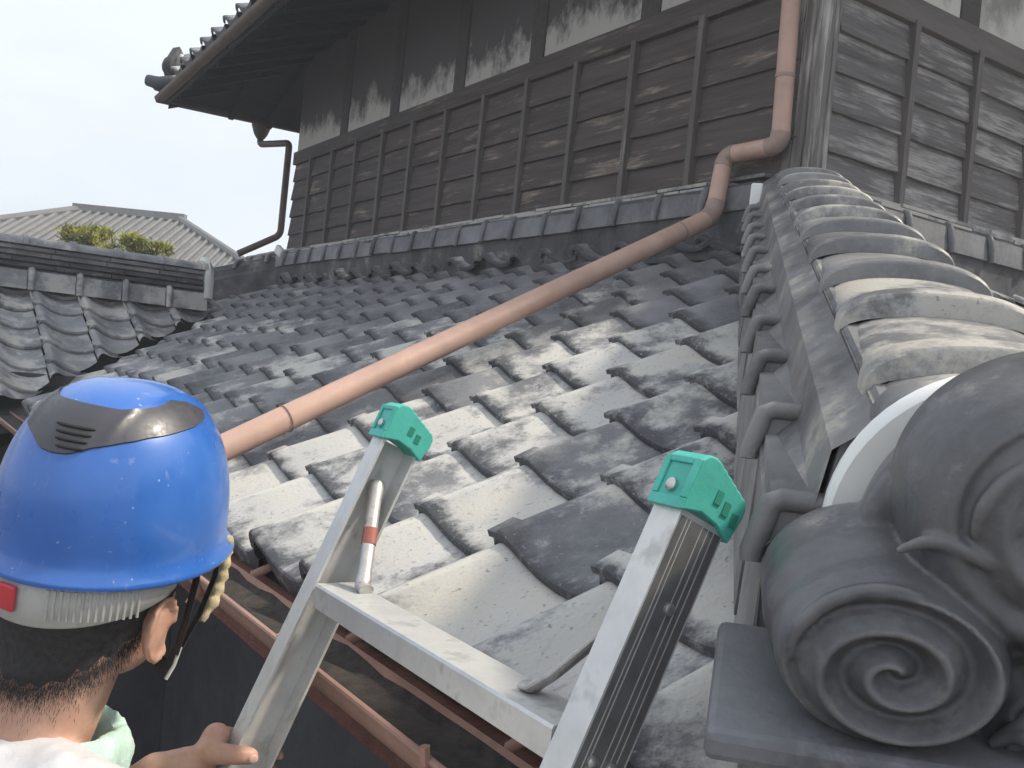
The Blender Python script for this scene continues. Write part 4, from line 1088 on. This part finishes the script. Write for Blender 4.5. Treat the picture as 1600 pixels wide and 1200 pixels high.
# brim
brim = []
for k, (o_, dz) in enumerate(((.000, -.020), (.010, -.026), (.0125, -.023), (.010, -.019), (.003, -.012), (.001, -.004))):
    row = []
    for j in range(nu):
        az = 2*math.pi*j/nu; p = hs3(az, 0); fr_ = max(0, math.cos(az))**3
        e = Vector((p.x, p.y, 0)).normalized(); row.append(hw(p + e*(o_*.76*(1+1.2*fr_)) + Vector((0, 0, dz - .006*fr_*(o_/.0125)))))
    brim.append(row)
inner = [[hw(hs3(2*math.pi*j/nu, el)*.965) for j in range(nu)] for el in (math.pi/2-.001, 1.1, .7, .35, .02)]
m.grid(inner + brim + rows, True)
sh = m.obj('shell', 'blue', hat, hd_(0, 0, 0), world=True, smooth=60)
def patch(poly, off, mt, name, parent, rings=12, mid_off=None):
    """poly: (az, el) degrees, star shaped, laid on the shell"""
    def pol(az, el): r_ = 90-el; return Vector((r_*math.cos(R(az)), r_*math.sin(R(az)), 0))
    P = [pol(*q) for q in poly]; n_ = len(P); D = []
    for i in range(n_):
        p0, p1, p2, p3 = P[i-1], P[i], P[(i+1) % n_], P[(i+2) % n_]
        for k in range(8):
            t = k/8; D.append(.5*((2*p1)+(-p0+p2)*t+(2*p0-5*p1+4*p2-p3)*t*t+(-p0+3*p1-3*p2+p3)*t**3))
    c = sum(D, Vector())/len(D); rows = []
    for k in range(rings+1):
        t = 1-k/rings; row = []
        for d in D:
            q = c+(d-c)*max(t, .001); az = math.atan2(q.y, q.x); el = math.radians(90-q.length)
            o_ = off if k > 0 else off*.05
            row.append(hw(hs3(az, max(0, min(math.pi/2-.001, el)), o_)))
        rows.append(row)
        if k == 0:
            rows.append([hw(hs3(math.atan2((c+(d-c)*.985).y, (c+(d-c)*.985).x), math.radians(90-(c+(d-c)*.985).length), off)) for d in D])
    return MB().grid(rows, True).obj(name, mt, parent, hw(hs3(0, 1.2)), world=True, smooth=60)
def band_r(t, tab):
    for (a, x), (b, y) in zip(tab[:-1], tab[1:]):
        if t <= b: k = (t-a)/(b-a); k = k*k*(3-2*k)*.4+k*.6; return x+(y-x)*k
    return tab[-1][1]
OUT = [(0, 53), (8, 52.5), (23, 48), (40, 44.5), (54, 42), (85, 39), (106, 36.5), (114, 32)]
INN = [(0, 26), (9, 26), (37, 27), (60, 24.5), (83, 20), (100, 23), (114, 31)]
rows = []
for i in range(115):
    az_ = 183 - 114 + 2*i; t_ = abs(az_-183); ro, ri = band_r(t_, OUT), band_r(t_, INN); row = []
    for k in range(14):
        f_ = k/13; r_ = ro+(ri-ro)*f_; o_ = .0004 if k in (0, 13) else .0022
        if k == 1: r_ = ro-.25
        if k == 12: r_ = ri+.25
        row.append(hw(hs3(R(az_), R(90-r_), o_)))
    rows.append(row)
vent = MB().grid(rows).obj('vent_strip', 'black_plastic', hat, hw(hs3(math.pi, .8)), world=True, smooth=50)
for k in range(4):
    e_ = 50-3.2*k; a0_, a1_ = 176+2.5*k, 203-1.0*k
    MB().tube([hw(hs3(R(a0_+(a1_-a0_)*i/8), R(e_), .0022)) for i in range(9)], [.0012]+[.0024]*7+[.0012], 8).obj('vent_slot', 'strap', vent, hw(hs3(R(190), R(e_))), world=True, smooth=60)
# headband and ratchet
m = MB(); rows = []
for i in range(41):
    az = R(100) + R(160)*i/40; w_ = math.sin(math.pi*i/40)
    cx, cy = .129*math.cos(az)-.008, .106*math.sin(az); zt_, zb_ = -.012, -.040-.034*w_**.6
    e = Vector((math.cos(az), math.sin(az), 0)); row = []
    for dz, o_ in ((zt_, 0), (zt_, .006), ((zt_+zb_)/2, .010), (zb_+.004, .008), (zb_, .003), (zb_, 0)):
        row.append(hd_(cx+e.x*o_, cy+e.y*o_, dz))
    rows.append(row)
m.grid(rows).obj('headband', 'band', hat, hd_(-.1, 0, -.04), world=True, smooth=50)
for i in range(14):
    az = R(198 + 3.2*i); e = Vector((math.cos(az), math.sin(az), 0)); c = Vector((.129*math.cos(az)-.008, .106*math.sin(az), 0))+e*.0095
    MB().tube([hd_(c.x, c.y, -.028), hd_(c.x, c.y, -.060)], .0016, 6).obj('headband_rib', 'band', hat, hd_(c.x, c.y, -.03), world=True)
az = R(176); e = Vector((math.cos(az), math.sin(az), 0)); c = Vector((.129*math.cos(az)-.008, .106*math.sin(az), 0))+e*.010
pm = MB(); tng = Vector((-e.y, e.x, 0)); q = []
for o_ in (0, .005):
    for dz in (-.030, -.058):
        for s_ in (-.014, .014): v = c+e*o_+tng*s_; q.append(hd_(v.x, v.y, dz))
pm.hexa([q[2], q[3], q[1], q[0], q[6], q[7], q[5], q[4]]).obj('ratchet_tab', 'red', hat, q[0], world=True, bevel=.003)
# chin straps and yellowed pad on the right side
def ribbon(pts, w, th, name, mt, parent=hat):
    P = [hd_(*p) for p in pts]; return MB().tube(P, w, 8, True, (th/w, 1)).obj(name, mt, parent, P[0], world=True, smooth=50)
ribbon([(.026, -.102, -.012), (.022, -.103, -.050), (.014, -.102, -.095), (.016, -.094, -.135), (.040, -.070, -.172), (.068, -.03, -.185)], .011, .0022, 'chin_strap', 'strap')
ribbon([(.082, -.094, -.012), (.066, -.101, -.055), (.044, -.101, -.095), (.020, -.095, -.135)], .009, .0022, 'chin_strap', 'strap')
pp = [(.090, -.095, -.012), (.088, -.098, -.035), (.082, -.100, -.06), (.070, -.101, -.085), (.052, -.100, -.108)]
P = []
for i in range(len(pp)-1):
    for k in range(5):
        t = k/5; P.append(Vector(pp[i])*(1-t)+Vector(pp[i+1])*t)
P.append(Vector(pp[-1]))
MB().tube([hd_(*p) for p in P], [.0112*(1+.20*math.sin(i*2.1))*(1 if i < len(P)-3 else .6) for i in range(len(P))], 10, True, (.7, 1)).obj('strap_pad', 'pad', hat, hd_(*P[0]), world=True, smooth=60)
ribbon([(.016, -.099, -.128), (.004, -.101, -.146), (-.006, -.099, -.160)], .0026, .0012, 'strap_end', 'band')

# ------------------------------------------------------------------ haze box added to lift the blacks, standing in for lens veil
def haze(density):
    m = bpy.data.materials.new('veil_haze'); m.use_nodes = True; nt = m.node_tree; nt.nodes.clear()
    o = nt.nodes.new('ShaderNodeOutputMaterial'); v = nt.nodes.new('ShaderNodeVolumePrincipled')
    v.inputs['Color'].default_value = (.93, .95, 1, 1); v.inputs['Density'].default_value = density; v.inputs['Anisotropy'].default_value = .2
    nt.links.new(v.outputs[0], o.inputs['Volume']); M['haze'] = m
    ob = MB().box((-30, -8, GZ-1), (30, 40, 7.5)).obj('haze', 'haze', None, (0, 0, GZ-1), world=True); tag(ob, kind='stuff')
haze(.009)
